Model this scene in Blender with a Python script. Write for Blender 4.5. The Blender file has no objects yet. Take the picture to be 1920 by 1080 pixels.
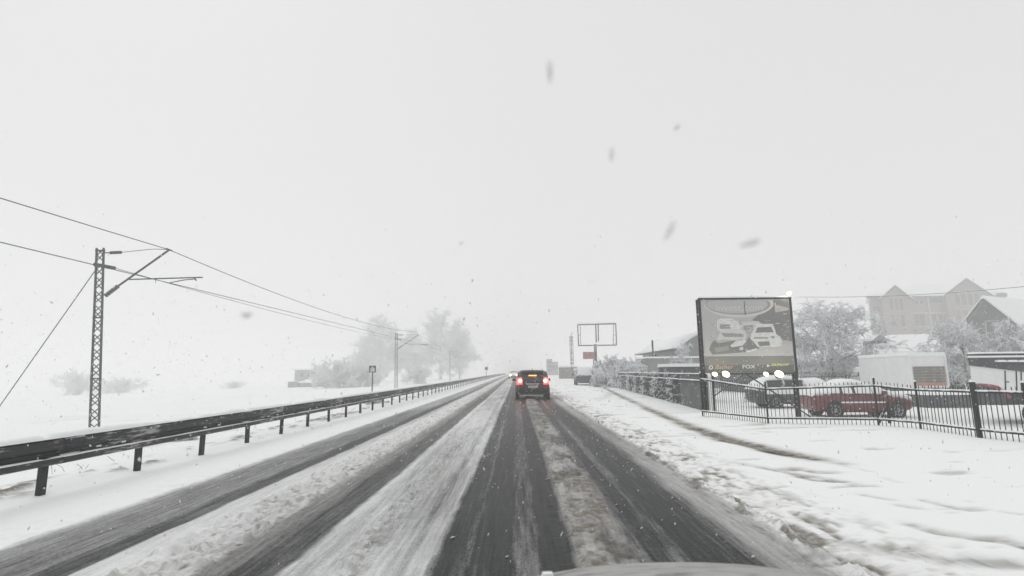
import bpy, bmesh, math, random
import numpy as np
from mathutils import Vector, Matrix

random.seed(7); RNG = np.random.default_rng(11)
S = bpy.context.scene
COL = S.collection
rad = math.radians

# ------------------------------------------------------------------ camera
F = 1000.0                       # focal length in photo pixels (1920 wide)
CAM = Vector((0, 0, 1.40))
PITCH, YAW, ROLL = math.atan(160/F), rad(0.458), rad(-0.55)
cam_d = bpy.data.cameras.new('camera'); cam = bpy.data.objects.new('camera', cam_d); COL.objects.link(cam)
RM = Matrix.Rotation(YAW, 3, 'Z') @ Matrix.Rotation(math.pi/2 + PITCH, 3, 'X') @ Matrix.Rotation(ROLL, 3, 'Z')
cam.matrix_world = Matrix.Translation(CAM) @ RM.to_4x4()
cam_d.sensor_width = 36; cam_d.lens = 36*F/1920; cam_d.clip_start = .05; cam_d.clip_end = 6000
cam_d.dof.use_dof = True; cam_d.dof.focus_distance = 22; cam_d.dof.aperture_fstop = 2.8
S.camera = cam

# ------------------------------------------------------------------ sky, sun, exposure
world = bpy.data.worlds.new('World'); S.world = world; world.use_nodes = True
wn, wl = world.node_tree.nodes, world.node_tree.links
wn.clear()
SUN_EL, SUN_AZ = rad(50), rad(-40)          # azimuth from +Y, negative to the left
sky = wn.new('ShaderNodeTexSky'); sky.sky_type = 'NISHITA'; sky.sun_disc = False
sky.sun_elevation = SUN_EL; sky.sun_rotation = SUN_AZ
hsv = wn.new('ShaderNodeHueSaturation'); hsv.inputs['Saturation'].default_value = .03
mixs = wn.new('ShaderNodeMix'); mixs.data_type = 'RGBA'; mixs.inputs['Factor'].default_value = .86
mixs.inputs['B'].default_value = (8.1, 8.16, 8.1, 1)     # the snow cloud evens the sky out
bg = wn.new('ShaderNodeBackground'); bg.inputs['Strength'].default_value = .1
wo = wn.new('ShaderNodeOutputWorld')
wl.new(sky.outputs['Color'], hsv.inputs['Color']); wl.new(hsv.outputs['Color'], mixs.inputs['A'])
wl.new(mixs.outputs['Result'], bg.inputs['Color']); wl.new(bg.outputs[0], wo.inputs['Surface'])
sun_d = bpy.data.lights.new('sun', 'SUN'); sun_d.energy = .72; sun_d.angle = rad(40); sun_d.color = (1, .985, .96)
sun = bpy.data.objects.new('sun', sun_d); COL.objects.link(sun)
sdir = Vector((math.sin(SUN_AZ)*math.cos(SUN_EL), math.cos(SUN_AZ)*math.cos(SUN_EL), math.sin(SUN_EL)))
sun.rotation_euler = sdir.to_track_quat('Z', 'Y').to_euler(); sun.location = (-30, 30, 60)
S.view_settings.view_transform = 'Standard'; S.view_settings.look = 'None'
S.view_settings.exposure = 0.0; S.view_settings.gamma = 1; S.view_settings.use_curve_mapping = False
S.render.engine = 'CYCLES'
S.cycles.use_denoising = True
S.cycles.max_bounces = 8; S.cycles.volume_bounces = 5; S.cycles.diffuse_bounces = 3; S.cycles.glossy_bounces = 3
S.cycles.transparent_max_bounces = 16
HAZE = .0048

# ------------------------------------------------------------------ projection helpers
def ray(px, py):
    return RM @ Vector(((px-960)/F, -(py-540)/F, -1))
def G(px, py, z=0.0):
    d = ray(px, py); return CAM + d*((z-CAM.z)/d.z)
def D(px, py, Y):
    d = ray(px, py); return CAM + d*(Y/d.y)

# ------------------------------------------------------------------ noise
def vnoise(x, y, seed=0):
    xi = np.floor(x).astype(np.int64); yi = np.floor(y).astype(np.int64)
    fx = x-xi; fy = y-yi; fx = fx*fx*(3-2*fx); fy = fy*fy*(3-2*fy)
    def h(a, b):
        n = (a*374761393 + b*668265263 + seed*982451653) & 0x7fffffff
        n = ((n ^ (n >> 13))*1274126177) & 0x7fffffff
        return ((n ^ (n >> 16)) & 0xffff)/65535.0
    return (h(xi, yi)*(1-fx)+h(xi+1, yi)*fx)*(1-fy) + (h(xi, yi+1)*(1-fx)+h(xi+1, yi+1)*fx)*fy
def fbm(x, y, seed=0, o=4):
    t = 0; a = 1; s = 0
    for i in range(o):
        t = t + a*vnoise(x*2**i, y*2**i, seed+i*17); s += a; a *= .5
    return t/s
def sstep(a, b, x):
    t = np.clip((x-a)/(b-a), 0, 1); return t*t*(3-2*t)

# ------------------------------------------------------------------ materials
def newmat(name):
    m = bpy.data.materials.new(name); m.use_nodes = True
    nt = m.node_tree; b = nt.nodes['Principled BSDF']; return m, nt.nodes, nt.links, b
def mat(name, col, rough=.6, metal=0, var=.25, scale=6, snow=None, bump=0, stretch=(1, 1, 1), coat=0):
    """procedural paint / metal / wood; snow=(lo,hi) lays snow on faces whose normal points up"""
    m, N, L, b = newmat(name)
    tc = N.new('ShaderNodeTexCoord'); mp = N.new('ShaderNodeMapping'); mp.inputs['Scale'].default_value = stretch
    L.new(tc.outputs['Object'], mp.inputs['Vector'])
    nz = N.new('ShaderNodeTexNoise'); nz.inputs['Scale'].default_value = scale; nz.inputs['Detail'].default_value = 6
    L.new(mp.outputs[0], nz.inputs['Vector'])
    r = N.new('ShaderNodeValToRGB')
    r.color_ramp.elements[0].position = .3; r.color_ramp.elements[1].position = .72
    r.color_ramp.elements[0].color = tuple(c*(1-var) for c in col)+(1,)
    r.color_ramp.elements[1].color = tuple(min(1, c*(1+var)) for c in col)+(1,)
    L.new(nz.outputs['Fac'], r.inputs[0])
    b.inputs['Roughness'].default_value = rough; b.inputs['Metallic'].default_value = metal
    if coat: b.inputs['Coat Weight'].default_value = coat
    out = r.outputs[0]
    if snow:
        g = N.new('ShaderNodeNewGeometry'); sp = N.new('ShaderNodeSeparateXYZ'); L.new(g.outputs['Normal'], sp.inputs[0])
        n2 = N.new('ShaderNodeTexNoise'); n2.inputs['Scale'].default_value = 9; n2.inputs['Detail'].default_value = 4
        L.new(tc.outputs['Object'], n2.inputs['Vector'])
        ad = N.new('ShaderNodeMath'); ad.operation = 'MULTIPLY_ADD'; ad.inputs[1].default_value = 1.1
        L.new(n2.outputs['Fac'], ad.inputs[0]); L.new(sp.outputs['Z'], ad.inputs[2])
        mr = N.new('ShaderNodeMapRange'); mr.inputs['From Min'].default_value = snow[0]+.55; mr.inputs['From Max'].default_value = snow[1]+.55
        L.new(ad.outputs[0], mr.inputs['Value'])
        mx = N.new('ShaderNodeMix'); mx.data_type = 'RGBA'; mx.inputs['B'].default_value = (.84, .86, .88, 1)
        L.new(mr.outputs[0], mx.inputs['Factor']); L.new(out, mx.inputs['A']); out = mx.outputs['Result']
        mr2 = N.new('ShaderNodeMapRange'); mr2.inputs['To Min'].default_value = rough; mr2.inputs['To Max'].default_value = .9
        L.new(mr.outputs[0], mr2.inputs['Value']); L.new(mr2.outputs[0], b.inputs['Roughness'])
    L.new(out, b.inputs['Base Color'])
    if bump:
        bp = N.new('ShaderNodeBump'); bp.inputs['Strength'].default_value = bump; bp.inputs['Distance'].default_value = .02
        L.new(nz.outputs['Fac'], bp.inputs['Height']); L.new(bp.outputs[0], b.inputs['Normal'])
    return m
def emit(name, col, st):
    m, N, L, b = newmat(name)
    b.inputs['Base Color'].default_value = col+(1,); b.inputs['Emission Color'].default_value = col+(1,)
    b.inputs['Emission Strength'].default_value = st
    return m
def splat(name, col, under, thr, scale=30, rough=.7, stretch=(1, 1, 1)):
    """a surface spattered with stuck snow; thr is how much stays bare"""
    m, N, L, b = newmat(name)
    tc = N.new('ShaderNodeTexCoord'); mp = N.new('ShaderNodeMapping'); mp.inputs['Scale'].default_value = stretch
    L.new(tc.outputs['Object'], mp.inputs['Vector'])
    nz = N.new('ShaderNodeTexNoise'); nz.inputs['Scale'].default_value = scale; nz.inputs['Detail'].default_value = 5
    nz.inputs['Roughness'].default_value = .7
    n2 = N.new('ShaderNodeTexNoise'); n2.inputs['Scale'].default_value = scale*.12; n2.inputs['Detail'].default_value = 2
    L.new(mp.outputs[0], nz.inputs['Vector']); L.new(tc.outputs['Object'], n2.inputs['Vector'])
    ad = N.new('ShaderNodeMath'); ad.operation = 'MULTIPLY_ADD'; ad.inputs[1].default_value = .5
    L.new(n2.outputs['Fac'], ad.inputs[0]); L.new(nz.outputs['Fac'], ad.inputs[2])
    mr = N.new('ShaderNodeMapRange'); mr.inputs['From Min'].default_value = thr; mr.inputs['From Max'].default_value = thr+.12
    L.new(ad.outputs[0], mr.inputs['Value'])
    mx = N.new('ShaderNodeMix'); mx.data_type = 'RGBA'; mx.inputs['A'].default_value = under+(1,); mx.inputs['B'].default_value = col+(1,)
    L.new(mr.outputs[0], mx.inputs['Factor']); L.new(mx.outputs['Result'], b.inputs['Base Color'])
    b.inputs['Roughness'].default_value = rough
    return m

def ground_mat():
    m, N, L, b = newmat('snow_and_slush')
    def attr(n):
        a = N.new('ShaderNodeAttribute'); a.attribute_name = n; return a.outputs['Fac']
    def noise(scale, det, sx, sy):
        tc = N.new('ShaderNodeTexCoord'); mp = N.new('ShaderNodeMapping'); mp.inputs['Scale'].default_value = (sx, sy, 1)
        n = N.new('ShaderNodeTexNoise'); n.inputs['Scale'].default_value = scale; n.inputs['Detail'].default_value = det
        n.inputs['Roughness'].default_value = .65
        L.new(tc.outputs['Object'], mp.inputs[0]); L.new(mp.outputs[0], n.inputs['Vector']); return n.outputs['Fac']
    def madd(a, k, c):
        x = N.new('ShaderNodeMath'); x.operation = 'MULTIPLY_ADD'
        L.new(a, x.inputs[0]); x.inputs[1].default_value = k
        if isinstance(c, float): x.inputs[2].default_value = c
        else: L.new(c, x.inputs[2])
        return x.outputs[0]
    def mul(a, c):
        x = N.new('ShaderNodeMath'); x.operation = 'MULTIPLY'; L.new(a, x.inputs[0]); L.new(c, x.inputs[1]); return x.outputs[0]
    streak = noise(1, 6, 26, 1.1); fine = noise(60, 5, 1, .6); grain = noise(9, 6, 1, 1)
    cov = attr('cover'); dirt = attr('dirt'); rough_a = attr('loose')
    k = madd(streak, .75, madd(fine, .5, madd(grain, .25, -.75)))       # centred on 0
    c2 = N.new('ShaderNodeMath'); c2.operation = 'ADD'; c2.use_clamp = True
    # noise bites only where cover is partial
    inv = madd(cov, -1.0, 1.0); part = mul(cov, inv); part = madd(part, 3.2, .2)
    L.new(cov, c2.inputs[0]); L.new(mul(k, part), c2.inputs[1])
    mr = N.new('ShaderNodeMapRange'); mr.inputs['From Min'].default_value = .14; mr.inputs['From Max'].default_value = .95
    L.new(c2.outputs[0], mr.inputs['Value'])
    dmix = N.new('ShaderNodeMix'); dmix.data_type = 'RGBA'
    dmix.inputs['A'].default_value = (.9, .91, .915, 1); dmix.inputs['B'].default_value = (.235, .215, .185, 1)
    dd = N.new('ShaderNodeMath'); dd.operation = 'MULTIPLY_ADD'; dd.use_clamp = True
    kk = madd(grain, 1.6, madd(fine, .8, -.2)); L.new(dirt, dd.inputs[0]); L.new(kk, dd.inputs[1]); dd.inputs[2].default_value = 0
    L.new(dd.outputs[0], dmix.inputs['Factor'])
    asp = N.new('ShaderNodeMix'); asp.data_type = 'RGBA'; asp.inputs['A'].default_value = (.012, .013, .015, 1); asp.inputs['B'].default_value = (.085, .086, .087, 1)
    st2 = noise(1, 5, 9, .5); sa_ = N.new('ShaderNodeMapRange'); sa_.inputs['From Min'].default_value = .38; sa_.inputs['From Max'].default_value = .82
    L.new(madd(streak, .45, madd(st2, .35, madd(fine, .3, 0.0))), sa_.inputs['Value']); L.new(sa_.outputs[0], asp.inputs['Factor'])
    mx = N.new('ShaderNodeMix'); mx.data_type = 'RGBA'
    L.new(mr.outputs[0], mx.inputs['Factor']); L.new(asp.outputs['Result'], mx.inputs['A']); L.new(dmix.outputs['Result'], mx.inputs['B'])
    L.new(mx.outputs['Result'], b.inputs['Base Color'])
    ro = N.new('ShaderNodeMapRange'); ro.inputs['To Min'].default_value = .42; ro.inputs['To Max'].default_value = .92
    L.new(mr.outputs[0], ro.inputs['Value']); L.new(ro.outputs[0], b.inputs['Roughness'])
    b.inputs['Specular IOR Level'].default_value = .05
    bp = N.new('ShaderNodeBump'); bp.inputs['Strength'].default_value = .35; bp.inputs['Distance'].default_value = .02
    hh = madd(fine, .25, madd(grain, .5, mr.outputs[0]))
    L.new(hh, bp.inputs['Height']); L.new(bp.outputs[0], b.inputs['Normal'])
    return m

M = {}
def flake_mat():
    m, N, L, b = newmat('snowflake'); N.remove(b); o = N['Material Output']
    d = N.new('ShaderNodeBsdfDiffuse'); t = N.new('ShaderNodeBsdfTranslucent'); a = N.new('ShaderNodeAddShader')
    d.inputs['Color'].default_value = (.5, .5, .5, 1); t.inputs['Color'].default_value = (.46, .46, .46, 1)
    L.new(d.outputs[0], a.inputs[0]); L.new(t.outputs[0], a.inputs[1]); L.new(a.outputs[0], o.inputs['Surface']); return m
M['flake'] = flake_mat()
M['ground'] = ground_mat()
M['snow'] = mat('fresh_snow', (.85, .87, .88), .92, var=.03, scale=4, bump=.25)
M['steel'] = splat('wet_steel_streaked_with_snow', (.34, .34, .34), (.014, .015, .016), .80, 9, .5, stretch=(1.5, .35, 2.6))
M['post'] = mat('dark_steel_post', (.025, .026, .028), .6, .2, var=.5, scale=12, snow=(.5, .9))
M['mast'] = mat('painted_mast_steel', (.045, .05, .05), .6, .2, var=.5, scale=9, snow=(.55, .95))
M['wire'] = mat('wire', (.04, .042, .045), .5, .3)
M['insul'] = mat('glazed_insulator', (.05, .045, .045), .3)
M['black'] = mat('black_iron', (.016, .016, .018), .6, .0, var=.5, scale=20, snow=(.35, .7))
M['blackbar'] = mat('black_fence_bar', (.02, .02, .022), .6, .0, var=.5, scale=20, snow=(.6, .95))
M['barked'] = mat('snowy_bark', (.06, .052, .048), .9, var=.4, scale=5, snow=(-.05, .35), bump=.4)
M['twig'] = mat('snow_laden_twigs', (.12, .115, .11), .9, var=.3, scale=3, snow=(-1.25, -.7))
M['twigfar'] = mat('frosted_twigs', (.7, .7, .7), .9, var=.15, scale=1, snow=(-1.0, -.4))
M['bushtwig'] = mat('snow_heavy_twigs', (.05, .046, .044), .9, var=.3, scale=3, snow=(-1.3, -.75))
M['hedge'] = mat('dark_creeper_twigs', (.028, .028, .03), .9, var=.4, scale=3, snow=(.35, .75))
M['brick'] = mat('pinkish_brick_far', (.24, .185, .17), .9, var=.12, scale=.6)
M['stucco'] = mat('pale_band', (.46, .42, .39), .9, var=.08, scale=.8)
M['winf'] = mat('window_frame', (.4, .36, .34), .7)
M['glass'] = mat('dark_glass', (.03, .035, .04), .12, var=.3, scale=1)
M['grey'] = mat('grey_plaster', (.26, .27, .27), .9, var=.12, scale=.8, snow=(.5, .9))
M['greydk'] = mat('dark_grey_wall', (.07, .075, .085), .9, var=.3, scale=1.5, snow=(.5, .9))
M['tin'] = mat('corrugated_tin', (.2, .21, .215), .6, .1, var=.2, scale=2, snow=(.6, .9))
M['tindark'] = splat('dark_sheet_with_stuck_snow', (.4, .41, .42), (.028, .03, .036), .86, 26, stretch=(1, 1, 2.5))
M['tingrey'] = mat('grey_sheet', (.125, .13, .135), .75, var=.2, scale=3, snow=(.6, .9))
M['white'] = mat('white_panel', (.78, .79, .785), .5, var=.05, scale=2, snow=(.6, .9))
M['whitedirty'] = mat('grimy_white_panel', (.5, .51, .5), .6, var=.1, scale=2)
M['red'] = mat('red_car_paint', (.13, .014, .02), .35, var=.25, scale=5, coat=.5, snow=(.35, .7))
M['redflat'] = mat('red_print', (.30, .075, .09), .6, var=.1)
M['orange'] = mat('orange_stripe', (.5, .2, .12), .6, var=.2, scale=8)
M['carblack'] = splat('dark_car_paint_spattered', (.6, .58, .58), (.018, .008, .010), .83, 24, .4)
M['carsilver'] = splat('silver_bonnet_filmed_with_snow', (.36, .36, .355), (.13, .13, .13), .72, 7, .5, stretch=(1, 3.5, 1))
M['cargrey'] = mat('grey_car_paint', (.05, .055, .06), .4, var=.3, scale=4, snow=(.2, .6))
M['carwhite'] = mat('white_car_paint', (.6, .61, .61), .35, var=.05, scale=4, snow=(.2, .6))
M['rubber'] = mat('rubber', (.018, .018, .019), .85, var=.4, scale=15)
M['rim'] = splat('snow_caked_rim', (.6, .6, .6), (.18, .18, .18), .75, 18)
M['plate'] = mat('number_plate', (.5, .5, .48), .5)
M['tail'] = emit('tail_lamp_lit', (1, .055, .05), 5)
M['tailhot'] = emit('brake_bulb', (1, .5, .38), 14)
M['amber'] = emit('high_brake_lamp', (1, .42, .12), 2.0)
M['head'] = emit('headlamp_lit', (1, .76, .42), 4)
M['flood'] = emit('floodlight_glass', (1, .93, .5), 2.6)
M['taillens'] = mat('red_lens', (.25, .01, .012), .25)

# ------------------------------------------------------------------ mesh helpers
class MB:
    def __init__(s): s.v = []; s.f = []
    def add(s, vs, fs):
        o = len(s.v); s.v += [tuple(v) for v in vs]; s.f += [tuple(i+o for i in f) for f in fs]
    def box(s, c, d, rz=0, top=None):
        """centre, full size; top=(sx,sy) scales the upper face"""
        x, y, z = d[0]/2, d[1]/2, d[2]/2; tx, ty = top or (1, 1)
        vs = [(-x, -y, -z), (x, -y, -z), (x, y, -z), (-x, y, -z), (-x*tx, -y*ty, z), (x*tx, -y*ty, z), (x*tx, y*ty, z), (-x*tx, y*ty, z)]
        cr, sr = math.cos(rz), math.sin(rz)
        s.add([(c[0]+a*cr-b*sr, c[1]+a*sr+b*cr, c[2]+k) for a, b, k in vs],
              [(0, 3, 2, 1), (4, 5, 6, 7), (0, 1, 5, 4), (1, 2, 6, 5), (2, 3, 7, 6), (3, 0, 4, 7)])
    def bar(s, p, q, w, h=None):
        """square bar from p to q"""
        p, q = Vector(p), Vector(q); h = h or w; d = (q-p).normalized()
        up = Vector((0, 0, 1)) if abs(d.z) < .9 else Vector((0, 1, 0))
        a = d.cross(up).normalized(); b = a.cross(d).normalized()
        vs = []
        for o in (p, q):
            for i, j in ((-1, -1), (1, -1), (1, 1), (-1, 1)): vs.append(o+a*(i*w/2)+b*(j*h/2))
        s.add(vs, [(0, 1, 2, 3), (7, 6, 5, 4), (0, 4, 5, 1), (1, 5, 6, 2), (2, 6, 7, 3), (3, 7, 4, 0)])
    def tube(s, pts, r, n=6):
        pts = [Vector(p) for p in pts]
        if not hasattr(r, '__len__'): r = [r]*len(pts)
        vs = []
        for i, p in enumerate(pts):
            d = (pts[min(i+1, len(pts)-1)]-pts[max(i-1, 0)]).normalized()
            up = Vector((0, 0, 1)) if abs(d.z) < .9 else Vector((0, 1, 0))
            a = d.cross(up).normalized(); b = a.cross(d).normalized()
            for k in range(n):
                t = 2*math.pi*k/n; vs.append(p+(a*math.cos(t)+b*math.sin(t))*r[i])
        fs = [(i*n+k, i*n+(k+1) % n, (i+1)*n+(k+1) % n, (i+1)*n+k) for i in range(len(pts)-1) for k in range(n)]
        fs += [tuple(range(n-1, -1, -1)), tuple(range((len(pts)-1)*n, len(pts)*n))]
        s.add(vs, fs)
    def disc(s, c, axis, r, t, n=16, prof=None):
        """lathe about axis: prof list of (radius, offset)"""
        axis = Vector(axis).normalized(); up = Vector((0, 0, 1)) if abs(axis.z) < .9 else Vector((1, 0, 0))
        a = axis.cross(up).normalized(); b = axis.cross(a); c = Vector(c)
        prof = prof or [(0.001, -t/2), (r*.92, -t/2), (r, -t*.35), (r, t*.35), (r*.92, t/2), (.001, t/2)]
        vs = [c+axis*o+(a*math.cos(2*math.pi*k/n)+b*math.sin(2*math.pi*k/n))*rr for rr, o in prof for k in range(n)]
        fs = [(i*n+k, i*n+(k+1) % n, (i+1)*n+(k+1) % n, (i+1)*n+k) for i in range(len(prof)-1) for k in range(n)]
        s.add(vs, fs)
    def poly(s, pts, n, t):
        """flat polygon pts extruded by t along -n (front face at pts)"""
        n = Vector(n); P = [Vector(p) for p in pts]; k = len(P)
        s.add(P+[p-n*t for p in P], [tuple(range(k)), tuple(range(2*k-1, k-1, -1))]+[(i, i+k, (i+1) % k+k, (i+1) % k) for i in range(k)])
    def build(s, name, m, parent=None, smooth=False, kind=None):
        me = bpy.data.meshes.new(name); me.from_pydata(s.v, [], s.f); me.update()
        if m is not None: me.materials.append(m)
        return link(name, me, parent, smooth, kind)
def link(name, me, parent=None, smooth=False, kind=None, fix=True):
    if fix:
        bm = bmesh.new(); bm.from_mesh(me); bmesh.ops.recalc_face_normals(bm, faces=bm.faces); bm.to_mesh(me); bm.free()
    if smooth: me.polygons.foreach_set('use_smooth', [True]*len(me.polygons))
    o = bpy.data.objects.new(name, me); COL.objects.link(o)
    if parent is not None:
        o.parent = parent
    if kind: o['kind'] = kind
    return o
def wparent(o, parent):      # parent keeping world coordinates baked in the mesh (parent unrotated)
    o.parent = parent; o.matrix_parent_inverse = Matrix.Translation(parent.location).inverted() if parent.rotation_euler.z == 0 else parent.matrix_basis.inverted()
    return o
def tag(o, label, cat, group=None):
    o['label'] = label; o['category'] = cat
    if group: o['group'] = group
    return o
def thing(name, label, cat, loc=(0, 0, 0), rz=0, group=None):
    o = bpy.data.objects.new(name, None); COL.objects.link(o); o.location = loc; o.rotation_euler = (0, 0, rz); o.empty_display_size = .3
    tag(o, label, cat, group); return o
KIDS = {}
def copy_tree(o, parent=None):
    c = o.copy(); COL.objects.link(c); c.parent = parent
    for ch in [x for x in bpy.data.objects if x.parent == o]: copy_tree(ch, c)
    return c
class W:
    """MB whose shapes are given in world coordinates, built under an Empty at base"""
    def __init__(s, root): s.r = root
    def put(s, mb, name, m, smooth=False, kind=None, parent=None):
        o = mb.build(name, m, None, smooth, kind); L = Vector(s.r.location)
        o.data.transform(Matrix.Translation(-L)); o.parent = parent or s.r; return o

def np_mesh(name, V, Fq, m, attrs=None, smooth=True):
    me = bpy.data.meshes.new(name)
    me.vertices.add(len(V)); me.vertices.foreach_set('co', V.astype(np.float32).ravel())
    k = Fq.shape[1]
    me.loops.add(Fq.size); me.loops.foreach_set('vertex_index', Fq.astype(np.int32).ravel())
    me.polygons.add(len(Fq)); me.polygons.foreach_set('loop_start', np.arange(0, Fq.size, k, dtype=np.int32))
    me.polygons.foreach_set('loop_total', np.full(len(Fq), k, dtype=np.int32))
    me.update(calc_edges=True)
    for n, a in (attrs or {}).items():
        at = me.attributes.new(n, 'FLOAT', 'POINT'); at.data.foreach_set('value', a.astype(np.float32).ravel())
    me.materials.append(m)
    if smooth: me.polygons.foreach_set('use_smooth', np.ones(len(Fq), dtype=bool))
    return me

# ------------------------------------------------------------------ terrain
FY = np.array([-40, 5, 11.5, 14.1, 14.6, 17.4, 43, 90, 200]); FX = np.array([12, 10.7, 10.2, 9.9, 7.1, 6.2, 8.1, 10.5, 14])
def rise(y): return .72*(1-np.exp(-(np.maximum(y, 0)/125.0)**2))
def base_h(x, y):
    x = np.asarray(x, float); y = np.asarray(y, float)
    h = rise(y)
    left = np.clip(-x-6.3, 0, None)
    h = h - 1.15*sstep(0, 5.0, left) - .028*np.clip(left-6, 0, 160)
    xf = np.interp(y, FY, FX)
    h = h - .6*sstep(.3, 2.6, x-xf)*(1-sstep(70, 110, y))
    h = h + .05*sstep(2.2, 3.2, x)
    return h
def gz(x, y): return float(base_h(x, y))

XT = np.array([-4.9,-4.28,-4.16,-3.85,-3.52,-3.44,-3.24,-3.17,-2.9,-2.84,-2.34,-2.26,-2.1,-2.03,-1.74,-1.66,-.67,-.61,-.45,-.42,-.39,-.35,-.09,-.03,.13,.18,.38,.45,.84,.9,.98,1.12,1.17,1.25,1.31,1.7,1.8,1.9,2.15,2.26,2.5,3.1])
CV = np.array([1,1,.5,.4,.4,.17,.15,.66,.8,.88,.8,.52,.38,.17,.19,.72,.66,.15,.16,.27,.27,.12,.12,.25,.23,.07,.07,.72,.68,.42,.14,.1,.22,.2,.1,.13,.3,.6,.64,.97,1,1])
DT = np.array([0,0,.12,.12,.12,.1,.1,.1,.06,.12,.22,.5,.5,.3,.2,.04,.05,.2,.2,.15,.15,.2,.2,.2,.2,.3,.4,.78,.78,.6,.3,.2,.2,.2,.2,.2,.3,.4,.36,.06,.03,0])
LO = np.array([.03,.2,.1,.1,.05,0,0,.1,.2,1,1,.4,.2,.05,.05,.15,.12,0,0,.05,.05,0,0,.02,.02,0,.1,.6,.6,.5,.1,0,.02,.02,0,0,.05,.15,.3,.9,.4,.02])
def seg_dist(x, y, pts):
    best = np.full(x.shape, 1e9)
    tt = np.zeros(x.shape)
    for i in range(len(pts)-1):
        ax, ay = pts[i]; bx, by = pts[i+1]; dx, dy = bx-ax, by-ay
        t = np.clip(((x-ax)*dx+(y-ay)*dy)/(dx*dx+dy*dy), 0, 1)
        d = np.hypot(x-ax-t*dx, y-ay-t*dy); u = d < best
        best = np.where(u, d, best); tt = np.where(u, (i+t)/(len(pts)-1), tt)
    return best, tt
TRK = [ # photo points of tyre tracks in the verge snow, half width, strength
    ([(1098,723),(1130,728),(1180,752),(1230,774),(1290,800),(1345,820),(1400,836),(1460,850),(1520,862),(1580,872)], .2, 1.0),
    ([(1365,867),(1420,877),(1480,889),(1540,899),(1600,908)], .10, .45),
    ([(1485,878),(1530,888),(1575,888)], .12, .5),
    ([(1492,893),(1530,902),(1570,905)], .10, .8),
    ([(1580,876),(1640,888)], .06, .55), ([(1655,898),(1690,908)], .05, .5),
    ([(1610,930),(1680,942)], .06, .5), ([(1680,950),(1730,958)], .06, .7), ([(1725,940),(1770,950),(1815,960)], .06, .6),
    ([(1698,985),(1760,1003),(1830,1013),(1890,1018),(1960,1040)], .08, .6),
    ([(1700,1028),(1740,1036)], .08, .5), ([(1560,1010),(1640,1030),(1720,1045),(1800,1060)], .12, .4),
    ([(1790,1045),(1860,1060),(1920,1062)], .12, .4), ([(1870,960),(1920,968)], .05, .4),
    ([(1500,1035),(1600,1060),(1700,1085)], .2, .45),
    ([(1090,716),(1120,719),(1150,724)], .5, .5), ([(1135,748),(1150,735)], .3, .3),
]
TRKW = [([tuple(G(px, py, .05).xy) for px, py in p], w, s) for p, w, s in TRK]
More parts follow.
